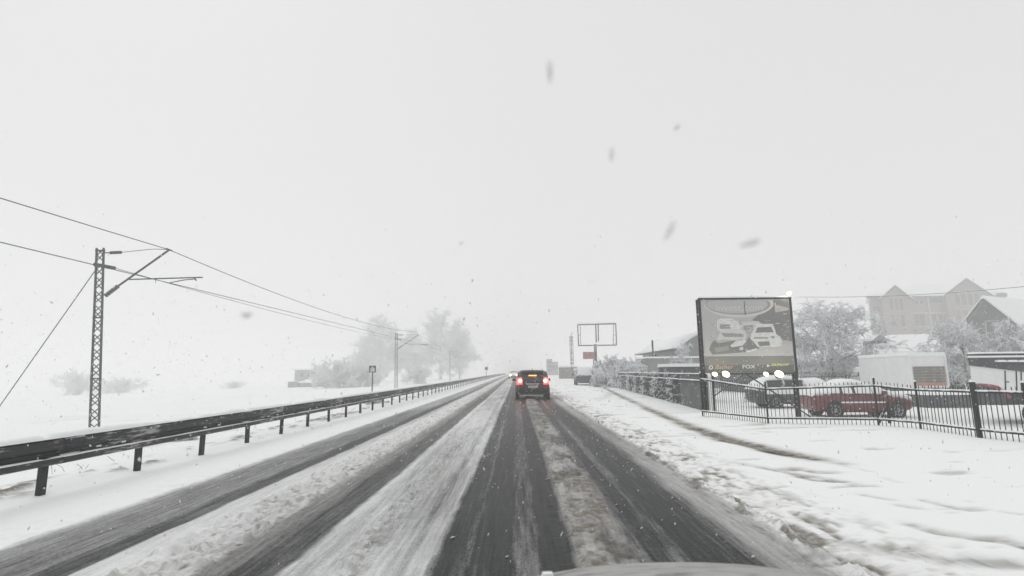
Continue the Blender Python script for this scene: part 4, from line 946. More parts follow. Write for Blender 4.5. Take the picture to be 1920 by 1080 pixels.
b = MB(); b.box(((p1.x+p2.x)/2, 85, (p1.z+p2.z)/2), (p2.x-p1.x, .12, p1.z-p2.z)); RW.put(b, 'panel', M['redflat'])
b = MB(); b.box((p2.x-.1, 85.1, (gz(p1.x, 85)+p2.z)/2), (.12, .12, p2.z-gz(p1.x, 85)+.6)); RW.put(b, 'post', M['black'])
Yl = 88; pb = D(1073, 712, Yl); gl_ = gz(pb.x, Yl)
lm = thing('letter_mast', 'slim mast carrying a vertical column of dark letter tiles', 'sign', (D(1071, 640, Yl).x, Yl, gl_)); LW = W(lm)
b = MB(); b.tube([(D(1071, 640, Yl).x, Yl, gl_-.1), (D(1071, 628, Yl).x, Yl, D(1071, 627, Yl).z)], .05, 8); b.tube([D(1071, 627, Yl), D(1072, 625, Yl), D(1075, 624, Yl)], .05, 6); LW.put(b, 'pole', M['mast'], True)
for k in range(9):
    c = D(1070.8+k*.22, 633+k*6.1, Yl)
    b = MB(); s_ = .3
    # blocky letters seen only as dark shapes: a frame with a bar
    b.box((c.x-s_*.8, Yl-.14, c.z), (.09, .05, .4)); b.box((c.x+s_*.8, Yl-.14, c.z), (.09, .05, .4))
    if k != 3: b.box((c.x, Yl-.14, c.z+.17), (s_*1.6, .05, .08))
    if k in (0, 1, 2, 4, 6): b.box((c.x, Yl-.14, c.z-.17), (s_*1.6, .05, .08))
    if k in (0, 1, 5, 7, 8, 2): b.box((c.x, Yl-.14, c.z), (s_*1.6, .05, .07))
    LW.put(b, 'letter', M['post'])
Yc = 95; ca_, cb_ = D(1049, 689, Yc), D(1084, 711, Yc); gc = gz(ca_.x, Yc)
ct = thing('wooden_cabin', 'low brownish panelled cabin on the roadside beyond the letter mast', 'cabin', ((ca_.x+cb_.x)/2, Yc+1.2, gc)); CW = W(ct)
M['tan'] = mat('weathered_boards', (.2, .19, .175), .9, var=.3, scale=1.2, stretch=(4, 4, .4))
nb = 9
for k in range(nb):
    x0 = ca_.x+(cb_.x-ca_.x)*(k+.5)/nb; b = MB(); b.box((x0, Yc, (ca_.z+gc)/2), ((cb_.x-ca_.x)/nb*.93, .1, ca_.z-gc)); CW.put(b, 'board', M['tan'])
b = MB(); b.box(((ca_.x+cb_.x)/2, Yc+1.3, (ca_.z+gc)/2), (cb_.x-ca_.x-.1, 2.4, ca_.z-gc-.02)); CW.put(b, 'wall', M['greydk'])
b = MB(); b.box(((ca_.x+cb_.x)/2, Yc+1.3, ca_.z+.14), (cb_.x-ca_.x+.3, 2.9, .26), top=(.96, .9)); CW.put(b, 'snow_cap', M['snow'])
# low snowy garden fence row between cabin and bushes
def simple_block(name, label, cat, pa, pb_, Y, depth, m, snow=.18, group=None, legs=None, zbot=None):
    a, c = D(pa[0], pa[1], Y), D(pb_[0], pb_[1], Y); g = gz((a.x+c.x)/2, Y) if zbot is None else zbot
    t = thing(name, label, cat, ((a.x+c.x)/2, Y+depth/2, g), 0, group); w_ = W(t)
    b = MB(); b.box(((a.x+c.x)/2, Y+depth/2, (a.z+g)/2-.05), (c.x-a.x, depth, a.z-g+.1)); w_.put(b, 'wall', M[m])
    if snow:
        b = MB(); b.box(((a.x+c.x)/2, Y+depth/2, a.z+snow/2+.003), (c.x-a.x+.15, depth+.15, snow), top=(.97, .93)); w_.put(b, 'snow_cap', M['snow'])
    return t, w_, a, c
t_, w_, a, c = simple_block('garden_shed', 'grey flat shed with thick snow roof behind the bushes at the verge', 'shed', (1080, 694), (1128, 711), 80, 3, 'grey', .25)
b = MB(); b.box((a.x+.9, 79.98, a.z-.9), (.8, .06, 1.2)); w_.put(b, 'door', M['greydk'])

# far blurred tower sign and building on the right of the road end
t_, w_, a, c = simple_block('far_tower', 'faint grey tower like sign block fading into the snowfall right of the dark hatchback', 'tower', (1025, 673), (1036, 706), 170, 3, 'grey', 0)
for k in range(3):
    b = MB(); b.box(((a.x+c.x)/2, 169.9, a.z-1-1.3*k), (c.x-a.x-.4, .1, .7)); w_.put(b, 'panel', M['greydk'])
t_, w_, a, c = simple_block('far_house', 'faint grey low building fading into the snowfall right beside the far tower', 'building', (1034, 679), (1047, 706), 175, 8, 'grey', .3)
for k in range(2):
    b = MB(); b.box((a.x+.7+k*1.1, 174.95, a.z-1.6), (.6, .1, 1.1)); w_.put(b, 'window', M['glass'])

# ------------------------------------------------------------------ warehouse with arched roof
hx0, hx1, hy0, hy1 = atx(1281, 58), atx(1400, 58), 58.0, 76.0
ez = D(1285, 653, 58).z; pz = D(1340, 622, 58).z; g = gz(hx0, 60)
wh_ = thing('warehouse', 'grey warehouse with arched snowy roof behind the billboard', 'building', ((hx0+hx1)/2, 67, g)); HW = W(wh_)
K = 16; arc = [(hx0+(hx1-hx0)*k/K, ez+(pz-ez)*math.sin(math.pi*k/K)**.8) for k in range(K+1)]
b = MB(); b.poly([(hx0, hy0, g-.3)]+[(x, hy0, z) for x, z in arc]+[(hx1, hy0, g-.3)], (0, -1, 0), .2); HW.put(b, 'gable_wall', M['tin'])
b = MB(); b.box((hx0+.1, (hy0+hy1)/2+.1, (g+ez)/2), (.2, hy1-hy0-.4, ez-g)); b.box((hx1-.1, (hy0+hy1)/2+.1, (g+ez)/2), (.2, hy1-hy0-.4, ez-g)); b.box(((hx0+hx1)/2, hy1, (g+ez)/2), (hx1-hx0, .2, ez-g)); HW.put(b, 'wall', M['tin'])
vs = []; fs = []
cxm = (hx0+hx1)/2
for yy in (hy0-.3, hy1+.3):
    for x, z in arc: vs.append((cxm+(x-cxm)*1.06, yy, z+.02))
    for x, z in arc: vs.append((cxm+(x-cxm)*1.06, yy, z+.3))
k1 = K+1
for j in range(K):
    fs += [(j, j+1, j+1+2*k1, j+2*k1), (j+k1, j+k1+2*k1, j+1+k1+2*k1, j+1+k1), (j, j+k1, j+1+k1, j+1), (j+2*k1, j+1+2*k1, j+1+3*k1, j+3*k1)]
fs += [(0, 2*k1, 3*k1, k1), (K, K+k1, K+3*k1, K+2*k1)]
b = MB(); b.add(vs, fs); HW.put(b, 'snow_roof', M['snow'], True)
b = MB(); b.box((hx0-.5, (hy0+hy1)/2, ez-.08), (1.2, hy1-hy0+.8, .1)); HW.put(b, 'eave', M['greydk'])
b = MB(); b.box((hx0-.5, (hy0+hy1)/2, ez+.07), (1.25, hy1-hy0+.8, .18), top=(.95, .99)); HW.put(b, 'snow_cap', M['snow'])
b = MB(); b.bar((hx0, hy0-.04, D(1300, 690, 58).z+.3), (hx1, hy0-.04, D(1300, 690, 58).z+.3), .1, .16); HW.put(b, 'ledge', M['white'])
p = D(1223, 638, 54); b = MB(); b.tube([(p.x, 54, gz(p.x, 54)), (p.x, 54, p.z)], .09, 8); o = b.build('vent_pipe', M['post']); tag(o, 'thin upright pipe rising left of the warehouse eave', 'pole')
p = D(1229.5, 664, 54.5); b = MB(); b.tube([(p.x, 54.5, gz(p.x, 54)), (p.x, 54.5, p.z)], .08, 8); o = b.build('vent_pipe', M['post']); tag(o, 'short upright pipe just right of the thin tall pipe', 'pole')
simple_block('low_building', 'low grey wall building in front of the warehouse behind the snowy bushes', 'building', (1212, 672), (1330, 700), 50, 4, 'grey', .16)
simple_block('dark_shed', 'dark shed with snowy roof behind the sheet fence near the billboard post', 'shed', (1252, 688), (1330, 702), 34, 2.2, 'greydk', .2)
# grey structure behind the billboard, seen under the print and beneath the big tree
simple_block('grey_wall_building', 'dark grey low building beneath the big frosted tree behind the billboard', 'building', (1388, 682), (1545, 700), 47, 5, 'greydk', .2)

# ------------------------------------------------------------------ large brick house
YH = 140.0; KH = YH/102
def H_(px, py): p = D(px, py, YH); return p.x, p.z
hx, _ = H_(1755, 600); gH = gz(hx, YH)
bh = thing('brick_house', 'large hazy pink brick house with two gables and snowy roofs', 'building', (hx, YH+6, gH)); BH = W(bh)
x0, zt = H_(1632, 572); x1, _ = H_(1862, 560); zE = H_(1745, 556)[1]
b = MB(); b.box(((x0+x1)/2, YH+6, (gH+zE)/2), (x1-x0, 12, zE-gH)); BH.put(b, 'wall', M['brick'])
def gable(pxa, pxb, pye, pxm, pyt, dy, base_py=None):
    xa, ze = H_(pxa, pye); xb, _ = H_(pxb, pye); xm_, zm = H_(pxm, pyt)
    b = MB(); y0 = YH-dy; b.poly([(xa, y0, gH), (xa, y0, ze), (xm_, y0, zm), (xb, y0, ze), (xb, y0, gH)][::-1], (0, -1, 0), -(dy+.2) if False else .3)
    BH.put(b, 'gable_wall', M['brick'])
    b = MB(); b.box(((xa+xb)/2, y0+.3+(dy)/2+.2, (gH+ze)/2), (xb-xa-.02, dy+.3, ze-gH)); BH.put(b, 'wall', M['brick'])
    for (xs_, xo) in ((xa, -1), (xb, 1)):
        b = MB(); ov = .7; dx = xm_-xs_; sl = (zm-ze)/abs(dx)
        A = Vector((xs_+xo*ov, y0-.6, ze-ov*sl)); B_ = Vector((xm_, y0-.6, zm)); A2, B2_ = A+Vector((0, 9, 0)), B_+Vector((0, 9, 0)); up = Vector((0, 0, .45))
        b.add([A, B_, B2_, A2, A+up, B_+up, B2_+up, A2+up], [(0, 1, 2, 3), (7, 6, 5, 4), (0, 4, 5, 1), (1, 5, 6, 2), (2, 6, 7, 3), (3, 7, 4, 0)]); BH.put(b, 'snow_roof', M['snow'])
        b = MB(); b.bar(A-Vector((0, .05, .1)), B_-Vector((0, .05, .1)), .2, .45); BH.put(b, 'verge_board', M['greydk'])
gable(1652, 1706, 561, 1677, 538, 1.6); gable(1771, 1851, 554, 1808, 526, 2.2)
xa, ze = H_(1622, 572); xb, _ = H_(1888, 560); ze = zE
r1x, rz1 = H_(1715, 529); r2x, _ = H_(1790, 527); yE0, yE1 = YH-.8, YH+14.8
b = MB(); up = Vector((0, 0, .5)); base = [Vector((x0-.8, yE0, ze)), Vector((x1+.8, yE0, ze)), Vector((x1+.8, yE1, ze)), Vector((x0-.8, yE1, ze))]; rr = [Vector((r1x, YH+6, rz1)), Vector((r2x, YH+6, rz1+.2))]
V_ = base+[v+up for v in base]+[r+up for r in rr]
b.add(V_, [(0, 3, 2, 1), (0, 1, 5, 4), (1, 2, 6, 5), (2, 3, 7, 6), (3, 0, 4, 7), (4, 5, 9, 8), (5, 6, 9), (6, 7, 8, 9), (7, 4, 8)]); BH.put(b, 'snow_roof', M['snow'])
b = MB(); b.box(((x0+x1)/2, YH-.75, ze-.15), (x1-x0+1.7, .3, .4)); BH.put(b, 'eave', M['greydk'])
xa, za = H_(1845, 552); xb, _ = H_(1888, 557); b = MB(); b.box(((xa+xb)/2, YH+4, za-.2), (xb-xa, 9, .9)); BH.put(b, 'eave', M['greydk'])
b = MB(); b.box(((xa+xb)/2-.6, YH+4, za+.55), (xb-xa-.5, 9, .5), top=(.95, .95)); BH.put(b, 'snow_cap', M['snow'])
for pyb in (588, 613):
    xa, za = H_(1630, pyb); b = MB(); b.box(((x0+x1)/2, YH-.06, za), (x1-x0+.1, .12, .35)); BH.put(b, 'string_course', M['stucco'])
xa, za = H_(1744, 590); b = MB(); b.box((xa, YH-.12, (zE+gH)/2), (.45, .24, zE-gH-.4)); BH.put(b, 'downpipe', M['stucco'])
def window(px, py, w, h, dy=0, hold=BH, Y=YH, m='winf'):
    p = D(px, py, Y); b = MB(); y = Y-dy
    a = .12; k_ = KH if Y == YH else 1; w *= k_*(1.3 if Y == YH else 1); h *= k_
    for (cx0, cz0, sx, sz) in ((0, h/2, w+2*a, a), (0, -h/2, w+2*a, a), (-w/2-a/2, 0, a, h-a), (w/2+a/2, 0, a, h-a)): b.box((p.x+cx0, y-.06, p.z+cz0), (sx, .12, sz))
    o = hold.put(b, 'window', M[m]); b = MB(); b.box((p.x, y-.02, p.z), (w, .05, h-a)); q = hold.put(b, 'pane', M['glass']); q.parent = o; return o
for px in (1671, 1680, 1689): window(px, 572, .55, 2.4, 1.63)
for px in (1674, 1692): window(px, 602, .6, 2.3, 1.63)
window(1643, 579, 1.0, 1.1); window(1718, 567, .5, .9); window(1728, 567, .5, .9)
for px in (1719, 1730, 1752, 1764): window(px, 600, .75, 2.4)
window(1754, 562, 1.9, 1.4)
for px in (1792, 1804, 1816, 1828): window(px, 563, .7, 2.3, 2.23)
for px in (1794, 1808, 1822): window(px, 592, .7, 1.9, 2.23)
for ch in bh.children:           # the house stands askew to the road: its side walls run back along the view
    for v in ch.data.vertices: v.co.x += (v.co.y+6)*.62
    for c2 in ch.children:
        for v in c2.data.vertices: v.co.x += (v.co.y+6)*.62
# gabled grey house right
YG = 70.0
b_ = D(1848, 560, YG); ggz = gz(b_.x, YG); apex = b_.z-ggz; hwg = 2.7; ev = apex-3.3
gh = thing('gabled_house', 'dark gabled house with a broad snowy roof at the right edge', 'building', (b_.x, YG, ggz), rad(-64))
b = MB(); b.poly([(-hwg, 0, -.3), (hwg, 0, -.3), (hwg, 0, ev), (0, 0, apex), (-hwg, 0, ev)], (0, -1, 0), .3); b.build('gable_wall', M['greydk'], gh)
b = MB(); b.box((0, 6.4, ev/2), (2*hwg-.02, 12, ev)); b.build('wall', M['grey'], gh)
for sx in (-1, 1):
    sl = 3.3/hwg; A = Vector((sx*(hwg+.6), -.7, ev-.6*sl)); B_ = Vector((0, -.7, apex)); A2, B2_ = A+Vector((0, 14, 0)), B_+Vector((0, 14, 0)); up = Vector((0, 0, .4))
    b = MB(); b.add([A, B_, B2_, A2, A+up, B_+up, B2_+up, A2+up], [(0, 1, 2, 3), (7, 6, 5, 4), (0, 4, 5, 1), (1, 5, 6, 2), (2, 6, 7, 3), (3, 7, 4, 0)]); b.build('snow_roof', M['snow'], gh)
    b = MB(); b.bar(A-Vector((0, .06, .12)), B_-Vector((0, .06, .12)), .15, .3); b.build('verge_board', M['post'], gh)
b = MB()
for cx0, cz0, sx_, sz in ((0, .75, 1.5, .12), (0, -.75, 1.5, .12), (-.69, 0, .12, 1.38), (.69, 0, .12, 1.38)): b.box((cx0+.3, -.06, ev-.4+cz0), (sx_, .12, sz))
w0 = b.build('window', M['winf'], gh); b = MB(); b.box((.3, -.02, ev-.4), (1.26, .05, 1.38)); b.build('pane', M['glass'], w0)
# low snowy hipped roof between
YR = 56.0
e1, e2 = D(1642, 664, YR), D(1760, 660, YR); k1_, k2_ = D(1668, 628, YR+5), D(1752, 624, YR+5); gr_ = gz(e1.x, YR)
lr = thing('low_house', 'low house under a broad hipped snowy roof in front of the brick house', 'building', ((e1.x+e2.x)/2, YR+4, gr_)); LR = W(lr)
b = MB(); b.box(((e1.x+e2.x)/2+.5, YR+5, (gr_+e1.z)/2), (e2.x-e1.x+1, 8, e1.z-gr_)); LR.put(b, 'wall', M['greydk'])
b = MB(); zt_ = e1.z; base = [Vector((e1.x-.7, YR-.4, zt_)), Vector((e2.x+2, YR-.4, zt_)), Vector((e2.x+2, YR+10, zt_)), Vector((e1.x-.7, YR+10, zt_))]; up = Vector((0, 0, .3))
b.add(base+[v+up for v in base]+[Vector((k1_.x, YR+5, k1_.z)), Vector((k2_.x, YR+5, k1_.z+.1))], [(0, 3, 2, 1), (0, 1, 5, 4), (1, 2, 6, 5), (2, 3, 7, 6), (3, 0, 4, 7), (4, 5, 9, 8), (5, 6, 9), (6, 7, 8, 9), (7, 4, 8)]); LR.put(b, 'snow_roof', M['snow'])
b = MB(); b.box(((e1.x+e2.x)/2+.6, YR-.42, zt_-.12), (e2.x-e1.x+2.6, .1, .2)); LR.put(b, 'gutter', M['post'])
p = D(1640, 640, YR+3); b = MB(); b.box((p.x, YR+3, p.z-1.2), (1.6, 1.6, 2.4)); o = LR.put(b, 'dormer', M['greydk'])
b = MB(); b.add([(p.x-1, YR+2, p.z), (p.x+1, YR+2, p.z), (p.x+1, YR+4, p.z), (p.x-1, YR+4, p.z), (p.x, YR+2, p.z+.7), (p.x, YR+4, p.z+.7)], [(0, 3, 2, 1), (0, 1, 4), (3, 5, 2), (1, 2, 5, 4), (0, 4, 5, 3)]); LR.put(b, 'dormer_roof', M['grey'])

# ------------------------------------------------------------------ box truck
ang = rad(-6.5); P2 = Vector((D(1707, 700, 33).x, 33, 0)); g = gz(P2.x, 34); P2.z = g
tk = thing('box_truck', 'white box truck seen from behind its roller door, parked in the yard', 'truck', P2, ang)
zb_, zt_ = D(1707, 727, 33).z-g, D(1707, 667, 33).z-g; WT, LT = 2.05, 5.9
b = MB(); b.box((WT/2, LT/2, (zb_+zt_)/2), (WT, LT, zt_-zb_)); b.build('cargo_box', M['white'], tk)
b = MB(); b.box((WT/2, LT/2, zt_+.1), (WT+.08, LT+.08, .2), top=(.97, .99)); b.build('snow_cap', M['snow'], tk)
b = MB()
for x in (.03, WT-.03): b.box((x, -.03, (zb_+zt_)/2), (.08, .06, zt_-zb_))
b.box((WT/2, -.03, zt_-.04), (WT-.14, .06, .08)); b.box((WT/2, -.04, zb_+.05), (WT-.14, .08, .1)); b.build('rear_frame', M['white'], tk)
dz0, dz1 = zb_+.12, zb_+(zt_-zb_)*.66
nsl = 7
for k in range(nsl):
    b = MB(); z0 = dz0+(dz1-dz0)*k/nsl; b.box((WT/2+.02, -.02, z0+(dz1-dz0)/nsl/2), (WT-.3, .04, (dz1-dz0)/nsl*.94)); b.build('door_slat', M['orange'] if k == 0 else M['tan'], tk)
b = MB(); b.box((WT/2, LT/2+.6, .62), (WT*.55, LT+1.6, .22)); b.build('chassis', M['post'], tk)
b = MB(); b.box((.03, LT/2+.4, .48), (.06, LT-1.6, .55)); b.box((WT-.03, LT/2, .48), (.06, LT-1.2, .55)); b.box((WT/2, .1, .55), (WT-.1, .1, .4)); b.build('side_skirt', M['post'], tk)
for wy in (1.0, LT+1.0):
    for x in (.16, WT-.16):
        b = MB(); b.disc((x, wy, .42), (1, 0, 0), .42, .26, 18, [(.2, -.12), (.4, -.13), (.42, -.1), (.42, .1), (.4, .13), (.2, .12)]); whl = b.build('wheel', M['rubber'], tk, True)
        b = MB(); b.disc((x, wy, .42), (1, 0, 0), .22, .2, 14); b.build('rim', M['rim'], whl)
b = MB(); b.add([(.05, LT+.1, .5), (WT-.05, LT+.1, .5), (WT-.05, LT+1.75, .5), (.05, LT+1.75, .5), (.12, LT+.1, 2.0), (WT-.12, LT+.1, 2.0), (WT-.12, LT+1.05, 1.95), (.12, LT+1.05, 1.95), (.05, LT+1.75, 1.15), (WT-.05, LT+1.75, 1.15)],
   [(0, 3, 2, 1), (0, 1, 5, 4), (4, 5, 6, 7), (7, 6, 9, 8), (8, 9, 2, 3), (0, 4, 7, 8, 3), (1, 2, 9, 6, 5)]); b.build('cab', M['white'], tk)
b = MB(); b.poly([(.085, LT+.35, 1.2), (.085, LT+1.45, 1.2), (.11, LT+1.0, 1.85), (.11, LT+.35, 1.85)], (-1, 0, 0), .02); b.build('cab_window', M['glass'], tk)
b = MB(); b.poly([(.25, LT+1.72, 1.25), (WT-.25, LT+1.72, 1.25), (WT-.28, LT+1.14, 1.9), (.28, LT+1.14, 1.9)], Vector((0, .75, .65)), .02); b.build('windscreen', M['glass'], tk)
b = MB(); b.bar((-.02, LT+1.3, 1.5), (-.32, LT+1.4, 1.5), .03); b.box((-.34, LT+1.4, 1.42), (.05, .14, .3)); b.build('mirror', M['post'], tk)
b = MB(); b.box((WT/2, LT+.6, 2.05), (WT-.3, 1.0, .12), top=(.9, .85)); b.build('snow_cap', M['snow'], tk)

# grey container behind, dark low car shape
simple_block('storage_container', 'dark grey container with a snowy top between the box truck and the striped trailer', 'container', (1772, 697), (1812, 740), 37, 5, 'greydk', .12)
simple_block('rubble_pile_wall', 'dark low platform under snow behind the iron fence right of the box truck', 'platform', (1738, 741), (1822, 758), 27, 3.5, 'greydk', .08)
t_, w_, a, c = simple_block('covered_trailer', 'long low trailer with a thick rounded snow load behind the estate car', 'trailer', (1482, 722), (1556, 740), 33, 1.9, 'greydk', 0)
b = MB(); th_ = np.linspace(0, math.pi, 9); vs = []; xs_ = np.linspace(a.x-.05, c.x+.05, 13)
for i, x in enumerate(xs_):
    e = min(1, min(i, 12-i)/1.5)*.35+.65
    for t in th_: vs.append((x, 33.95-math.cos(t)*1.02*e, a.z-.02+math.sin(t)*.46*e+random.uniform(-.01, .01)))
fs = [(i*9+j, i*9+j+1, (i+1)*9+j+1, (i+1)*9+j) for i in range(12) for j in range(8)]+[tuple(range(9)), tuple(range(12*9+8, 12*9-1, -1))]
b.add(vs, fs); w_.put(b, 'snow_load', M['snow'], True)
for x in (a.x+.5, c.x-.5):
    b = MB(); b.disc((x, 33-.02, a.z-1.0), (0, 1, 0), .3, .14, 16); w_.put(b, 'wheel', M['rubber'], True)

# ------------------------------------------------------------------ striped trailer at the right edge
YT = 19.0; g = gz(atx(1860, YT), YT)
sl_ = thing('trailer', 'white exhibition trailer lettered W 31 with a red arc stripe and dark snowy awning', 'trailer', (D(1817, 700, YT).x, YT, g)); SW = W(sl_)
A = D(1818, 684, YT); xr_ = A.x+5.0; zlo = D(1818, 727, YT).z-.15
SK = 1.95
def skew(z0, z1, e=0, dep=2.2, xa=None, xb=None):
    b = MB(); xa = A.x if xa is None else xa; xb = xr_ if xb is None else xb
    q = [(xa-e, YT-e*.5), (xb+e, YT-e*.5), (xb+SK+e, YT+dep+e), (xa+SK-e, YT+dep+e)]
    b.add([(x, y, z0) for x, y in q]+[(x, y, z1) for x, y in q], [(0, 3, 2, 1), (4, 5, 6, 7), (0, 1, 5, 4), (1, 2, 6, 5), (2, 3, 7, 6), (3, 0, 4, 7)]); return b
SW.put(skew(zlo, A.z), 'body', M['white'])
def TP(px, py, o_=0): p = D(px, py, YT); return Vector((p.x, YT-o_, p.z))
b = MB(); up = Vector((0, 0, 0)); 
q = [TP(1816, 672, .02), TP(1960, 672, .02), TP(1960, 701, .55), TP(1816, 686, .02)]
b.poly([TP(1816, 671, .05), TP(1975, 669, .05), TP(1975, 704, .05), TP(1884, 693, .05), TP(1816, 685, .05)][::-1], (0, -1, 0), -.0 or .045); SW.put(b, 'awning', M['greydk'])
z_ = TP(1816, 671).z; SW.put(skew(A.z+.003, z_, .04), 'roof', M['greydk'])
SW.put(skew(z_+.003, z_+.07, .06), 'snow_cap', M['snow'])
for k, (pa, pb_) in enumerate(((1862, 1878), (1882, 1900), (1903, 1945))):
    b = MB(); p, q = TP(pa, 676), TP(pb_, 676); b.box(((p.x+q.x)/2, YT-.05, p.z-.02), (q.x-p.x, .28, .07), top=(.9, .8)); SW.put(b, 'snow_lump', M['snow'])
b = MB(); p, q = TP(1860, 667), TP(1960, 667); b.box(((p.x+q.x)/2, YT+.8, p.z+.02), (q.x-p.x, .5, .14)); SW.put(b, 'roof_rack', M['post'])
b = MB(); b.box(((p.x+q.x)/2, YT+.8, p.z+.12), (q.x-p.x, .5, .07), top=(.98, .7)); SW.put(b, 'snow_cap', M['snow'])
arc_t = [(1822, 719), (1840, 719), (1860, 721), (1872, 724), (1882, 731), (1892, 741), (1897, 746)]; arc_b = [(1889, 747), (1880, 738), (1870, 731), (1858, 726), (1840, 723), (1822, 722)]
b = MB(); b.poly([TP(x, y, .012) for x, y in arc_t+arc_b], (0, -1, 0), .008); SW.put(b, 'red_stripe', M['redflat'])
b = MB(); b.poly([TP(x, y, .008) for x, y in arc_b[::-1]+[(1886, 760), (1822, 758)]], (0, -1, 0), .006); SW.put(b, 'dark_panel', M['greydk'])
for px in (1884, 1905, 1914): b = MB(); b.bar(TP(px, 695, .01), TP(px+1.5, 740, .01), .03, .02); SW.put(b, 'door_edge', M['post'])
b = MB(); b.box((TP(1888, 716).x, YT-.03, TP(1888, 716).z), (.09, .03, .03)); SW.put(b, 'handle', M['post'])
text('W', 1821, 698, 7, M['post'], 9, 0, 6, Y=YT-.01+.0225, parent=SW, bold=.01)
text('31', 1822, 714, 8, M['post'], 9, .1, 7, Y=YT-.01+.0225, parent=SW, bold=.01)
for x in (A.x+2.2, A.x+4.2):
    b = MB(); b.disc((x, YT+.25, g+.35), (0, 1, 0), .35, .24, 18); SW.put(b, 'wheel', M['rubber'], True)
SW.put(skew(zlo-.45, zlo-.003, -.1), 'chassis', M['post'])

# ------------------------------------------------------------------ far left houses
YF = 150.0
def block(th, nm, px0, py0, px1, Y, dep, m, snow=.4):
    a, c = D(px0, py0, Y), D(px1, py0, Y); g = gz(a.x, Y)-.3; w_ = W(th)
    b = MB(); b.box(((a.x+c.x)/2, Y+dep/2, (a.z+g)/2), (c.x-a.x, dep, a.z-g)); w_.put(b, nm, M[m])
    if snow: b = MB(); b.box(((a.x+c.x)/2-.2, Y+dep/2, a.z+snow/2), (c.x-a.x+1.4, dep+1, snow), top=(.97, .95)); w_.put(b, 'snow_roof', M['snow'])
    return a, c, g, w_
p = D(580, 700, YF); fh = thing('far_house', 'hazy grey two part house with snowy roofs in the left distance', 'building', (p.x, YF+4, gz(p.x, YF)-.3))
a, c, g, w_ = block(fh, 'wall', 553, 694, 604, YF+6, 8, 'grey'); block(fh, 'wall', 540, 716, 556, YF+3, 6, 'greydk', .2)
for px in (566, 580): window(px, 703, .9, 1.2, 0, w_, YF+5.96)
a, c = D(561, 718, YF), D(616, 718, YF); zt_ = D(590, 708, YF).z; g = gz(a.x, YF)-.3
b = MB(); b.box(((a.x+c.x)/2, YF+3, (a.z+g)/2), (c.x-a.x-.6, 5, a.z-g)); w_.put(b, 'wall', M['greydk'])
mx_ = D(576, 707, YF).x; b = MB(); b.add([(a.x-.5, YF-.2, a.z), (c.x+.5, YF-.2, a.z), (c.x+.5, YF+6, a.z), (a.x-.5, YF+6, a.z), (mx_, YF+3, zt_), (c.x-2, YF+3, zt_-.3)], [(0, 3, 2, 1), (0, 1, 5, 4), (1, 2, 5), (2, 3, 4, 5), (3, 0, 4)]); w_.put(b, 'snow_roof', M['snow'])
# pole with shape beyond (small sign past the guardrail end)
p = D(912, 700, 92); b = MB(); b.box((0, 0, .9), (.06, .06, 1.8)); b.box((0, -.05, 1.7), (.5, .04, .45)); o = b.build('road_marker', M['mast']); o.location = (p.x, 92, gz(p.x, 92)+.25); tag(o, 'tiny marker post at the far end of the guardrail', 'sign')

# ------------------------------------------------------------------ the bonnet of the car the photo was taken from
oc_ = thing('own_car', 'grey bonnet of the near car at the bottom of the picture', 'car', (.5, 0, 0))
nx, ny = 41, 30; vs = []; fs = []
def hoodz(u, y):      # u in -1..1 across
    z = 1.0-.10*(y-.7) - .07*(y-.7)**2
    z -= .20*(abs(u)*.84)**2.2*1.0
    z -= 1.6*max(0, y-1.86)**2*3
    z += .012*math.exp(-((abs(u)-.62)/.05)**2)
    return z
for j in range(ny):
    y = .72+1.45*j/(ny-1)
    for i in range(nx):
        u = -1+2*i/(nx-1); yy = y-.16*abs(u)**3*(j/(ny-1)); vs.append((u*.84, yy, hoodz(u, y)))
fs = [(j*nx+i, j*nx+i+1, (j+1)*nx+i+1, (j+1)*nx+i) for j in range(ny-1) for i in range(nx-1)]
ZT = D(1300, 1054, 1.9).z
b = MB(); b.add(vs, fs); hood = b.build('bonnet', M['carsilver'], oc_, True)
md = hood.modifiers.new('s', 'SOLIDIFY'); md.thickness = .03; md.offset = -1
b = MB(); b.box((0, 1.35, .42), (1.66, 1.3, .5)); body_ = b.build('front_body', M['carsilver'], oc_)
for sx in (-1, 1):
    b = MB(); b.disc((sx*.75, 1.3, .33), (1, 0, 0), .33, .2, 20); b.build('wheel', M['rubber'], oc_, True)
# height check against the picture: drop the car so its crest meets y=1054
crest = max(((hoodz(0, y)-CAM.z)/y, y) for y in np.linspace(1.2, 2.17, 60)); need = (D(1300, 1054, crest[1]).z-CAM.z)/crest[1]
oc_.location.z += (need-crest[0])*crest[1]; print('hood dz', oc_.location.z)
hood_noz = MB(); hood_noz.box((-.42, 1.62, hoodz(-.5, 1.62)+.012), (.045, .03, .025), top=(.6, .6)); hood_noz.build('snow_lump', M['snow'], oc_)

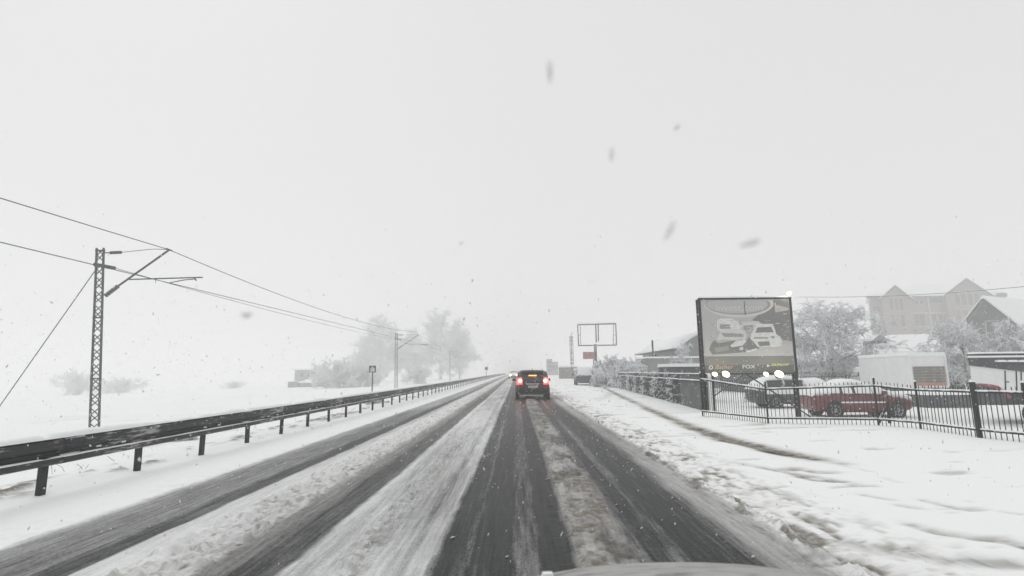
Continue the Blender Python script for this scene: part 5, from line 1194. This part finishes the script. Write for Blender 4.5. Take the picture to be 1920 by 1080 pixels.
# ------------------------------------------------------------------ falling snow
def flakes(N, y0, y1, smin, smax, seed, zmax=9):
    rng = np.random.default_rng(seed)
    y = (rng.random(N)*(y1**3-y0**3)+y0**3)**(1/3.0); x = (rng.random(N)*2-1)*y*1.0; z = 1.4+(rng.random(N)*2-1)*y*.75
    k = (z > base_h(x, y)+.05) & (z < zmax); x, y, z = x[k], y[k], z[k]; n = len(x)
    o = np.array([[1, 0, 0], [-.5, .87, 0], [-.5, -.87, 0], [0, 0, 1], [0, 0, -1]])*1.0
    s_ = rng.uniform(smin, smax, (n, 1, 1))*rng.uniform(.6, 1.3, (n, 5, 1))
    el = np.ones((n, 1, 3)); el[:, 0, 2] = rng.uniform(.8, 2.2, n)
    V = o[None]*s_*el; a = rng.uniform(0, 6.28, n); tl_ = rng.normal(.25, .3, n)
    V[..., 0] += V[..., 2]*tl_[:, None]
    ca, sa_ = np.cos(a)[:, None], np.sin(a)[:, None]; X_ = V[..., 0]*ca-V[..., 1]*sa_; Y_ = V[..., 0]*sa_+V[..., 1]*ca
    V = np.stack([X_+x[:, None], Y_+y[:, None], V[..., 2]+z[:, None]], 2)
    f = np.array([[0, 1, 3], [1, 2, 3], [2, 0, 3], [1, 0, 4], [2, 1, 4], [0, 2, 4]])
    return V.reshape(-1, 3), (np.arange(n)[:, None, None]*5+f[None]).reshape(-1, 3)
Va, Fa = flakes(15000, 2.5, 12, .003, .008, 1, 2.0); Vb, Fb = flakes(42000, 10, 36, .007, .017, 2, 5)
lens = []      # big wet flakes drifting close in front, out of focus
for px, py, Yn, w_, h_, t_ in ((1031, 132, .45, .0045, .015, 0), (1257, 430, .42, .004, .012, .5), (1408, 455, .42, .004, .012, 1.3), (1147, 288, .5, .0035, .010, .1), (462, 590, .5, .010, .0035, 0), (1270, 238, .6, .004, .007, .8), (865, 455, .7, .003, .004, .9), (1106, 527, .7, .002, .003, 0)):
    c = D(px, py, Yn); th_ = np.linspace(0, 2*np.pi, 9)[:-1]; X0 = np.cos(th_)*w_*.62; Z0 = np.sin(th_)*h_*.8*(1+.3*np.sin(3*th_))
    X1, Z1 = X0*math.cos(t_)+Z0*math.sin(t_), -X0*math.sin(t_)+Z0*math.cos(t_)
    for k in range(8):
        j = (k+1) % 8; p_, q_ = (c.x+X1[k], Yn, c.z+Z1[k]), (c.x+X1[j], Yn, c.z+Z1[j])
        lens += [p_, q_, (c.x, Yn-.003, c.z), q_, p_, (c.x, Yn+.003, c.z)]
Vl = np.array(lens); Fl = np.arange(len(Vl)).reshape(-1, 3)
me = np_mesh('falling_snow', np.concatenate([Va, Vb, Vl]), np.concatenate([Fa, Fb+len(Va), Fl+len(Va)+len(Vb)]), M['flake'], smooth=False)
o = bpy.data.objects.new('falling_snow', me); COL.objects.link(o); o['kind'] = 'stuff'; tag(o, 'snowflakes falling all through the air over the road', 'snowflakes')

# ------------------------------------------------------------------ haze
b = MB(); b.box((0, 560, 9), (1100, 1240, 34)); hz = b.build('haze', None); hz['kind'] = 'stuff'; tag(hz, 'pale snowy haze filling the air', 'haze')
hm = bpy.data.materials.new('haze'); hm.use_nodes = True; N_, L_ = hm.node_tree.nodes, hm.node_tree.links; N_.clear()
pv = N_.new('ShaderNodeVolumePrincipled'); pv.inputs['Color'].default_value = (.996, .998, .996, 1); pv.inputs['Density'].default_value = HAZE; pv.inputs['Anisotropy'].default_value = .2
ou = N_.new('ShaderNodeOutputMaterial'); L_.new(pv.outputs[0], ou.inputs['Volume']); hz.data.materials.append(hm)
hm.cycles.homogeneous_volume = True if hasattr(hm.cycles, 'homogeneous_volume') else False
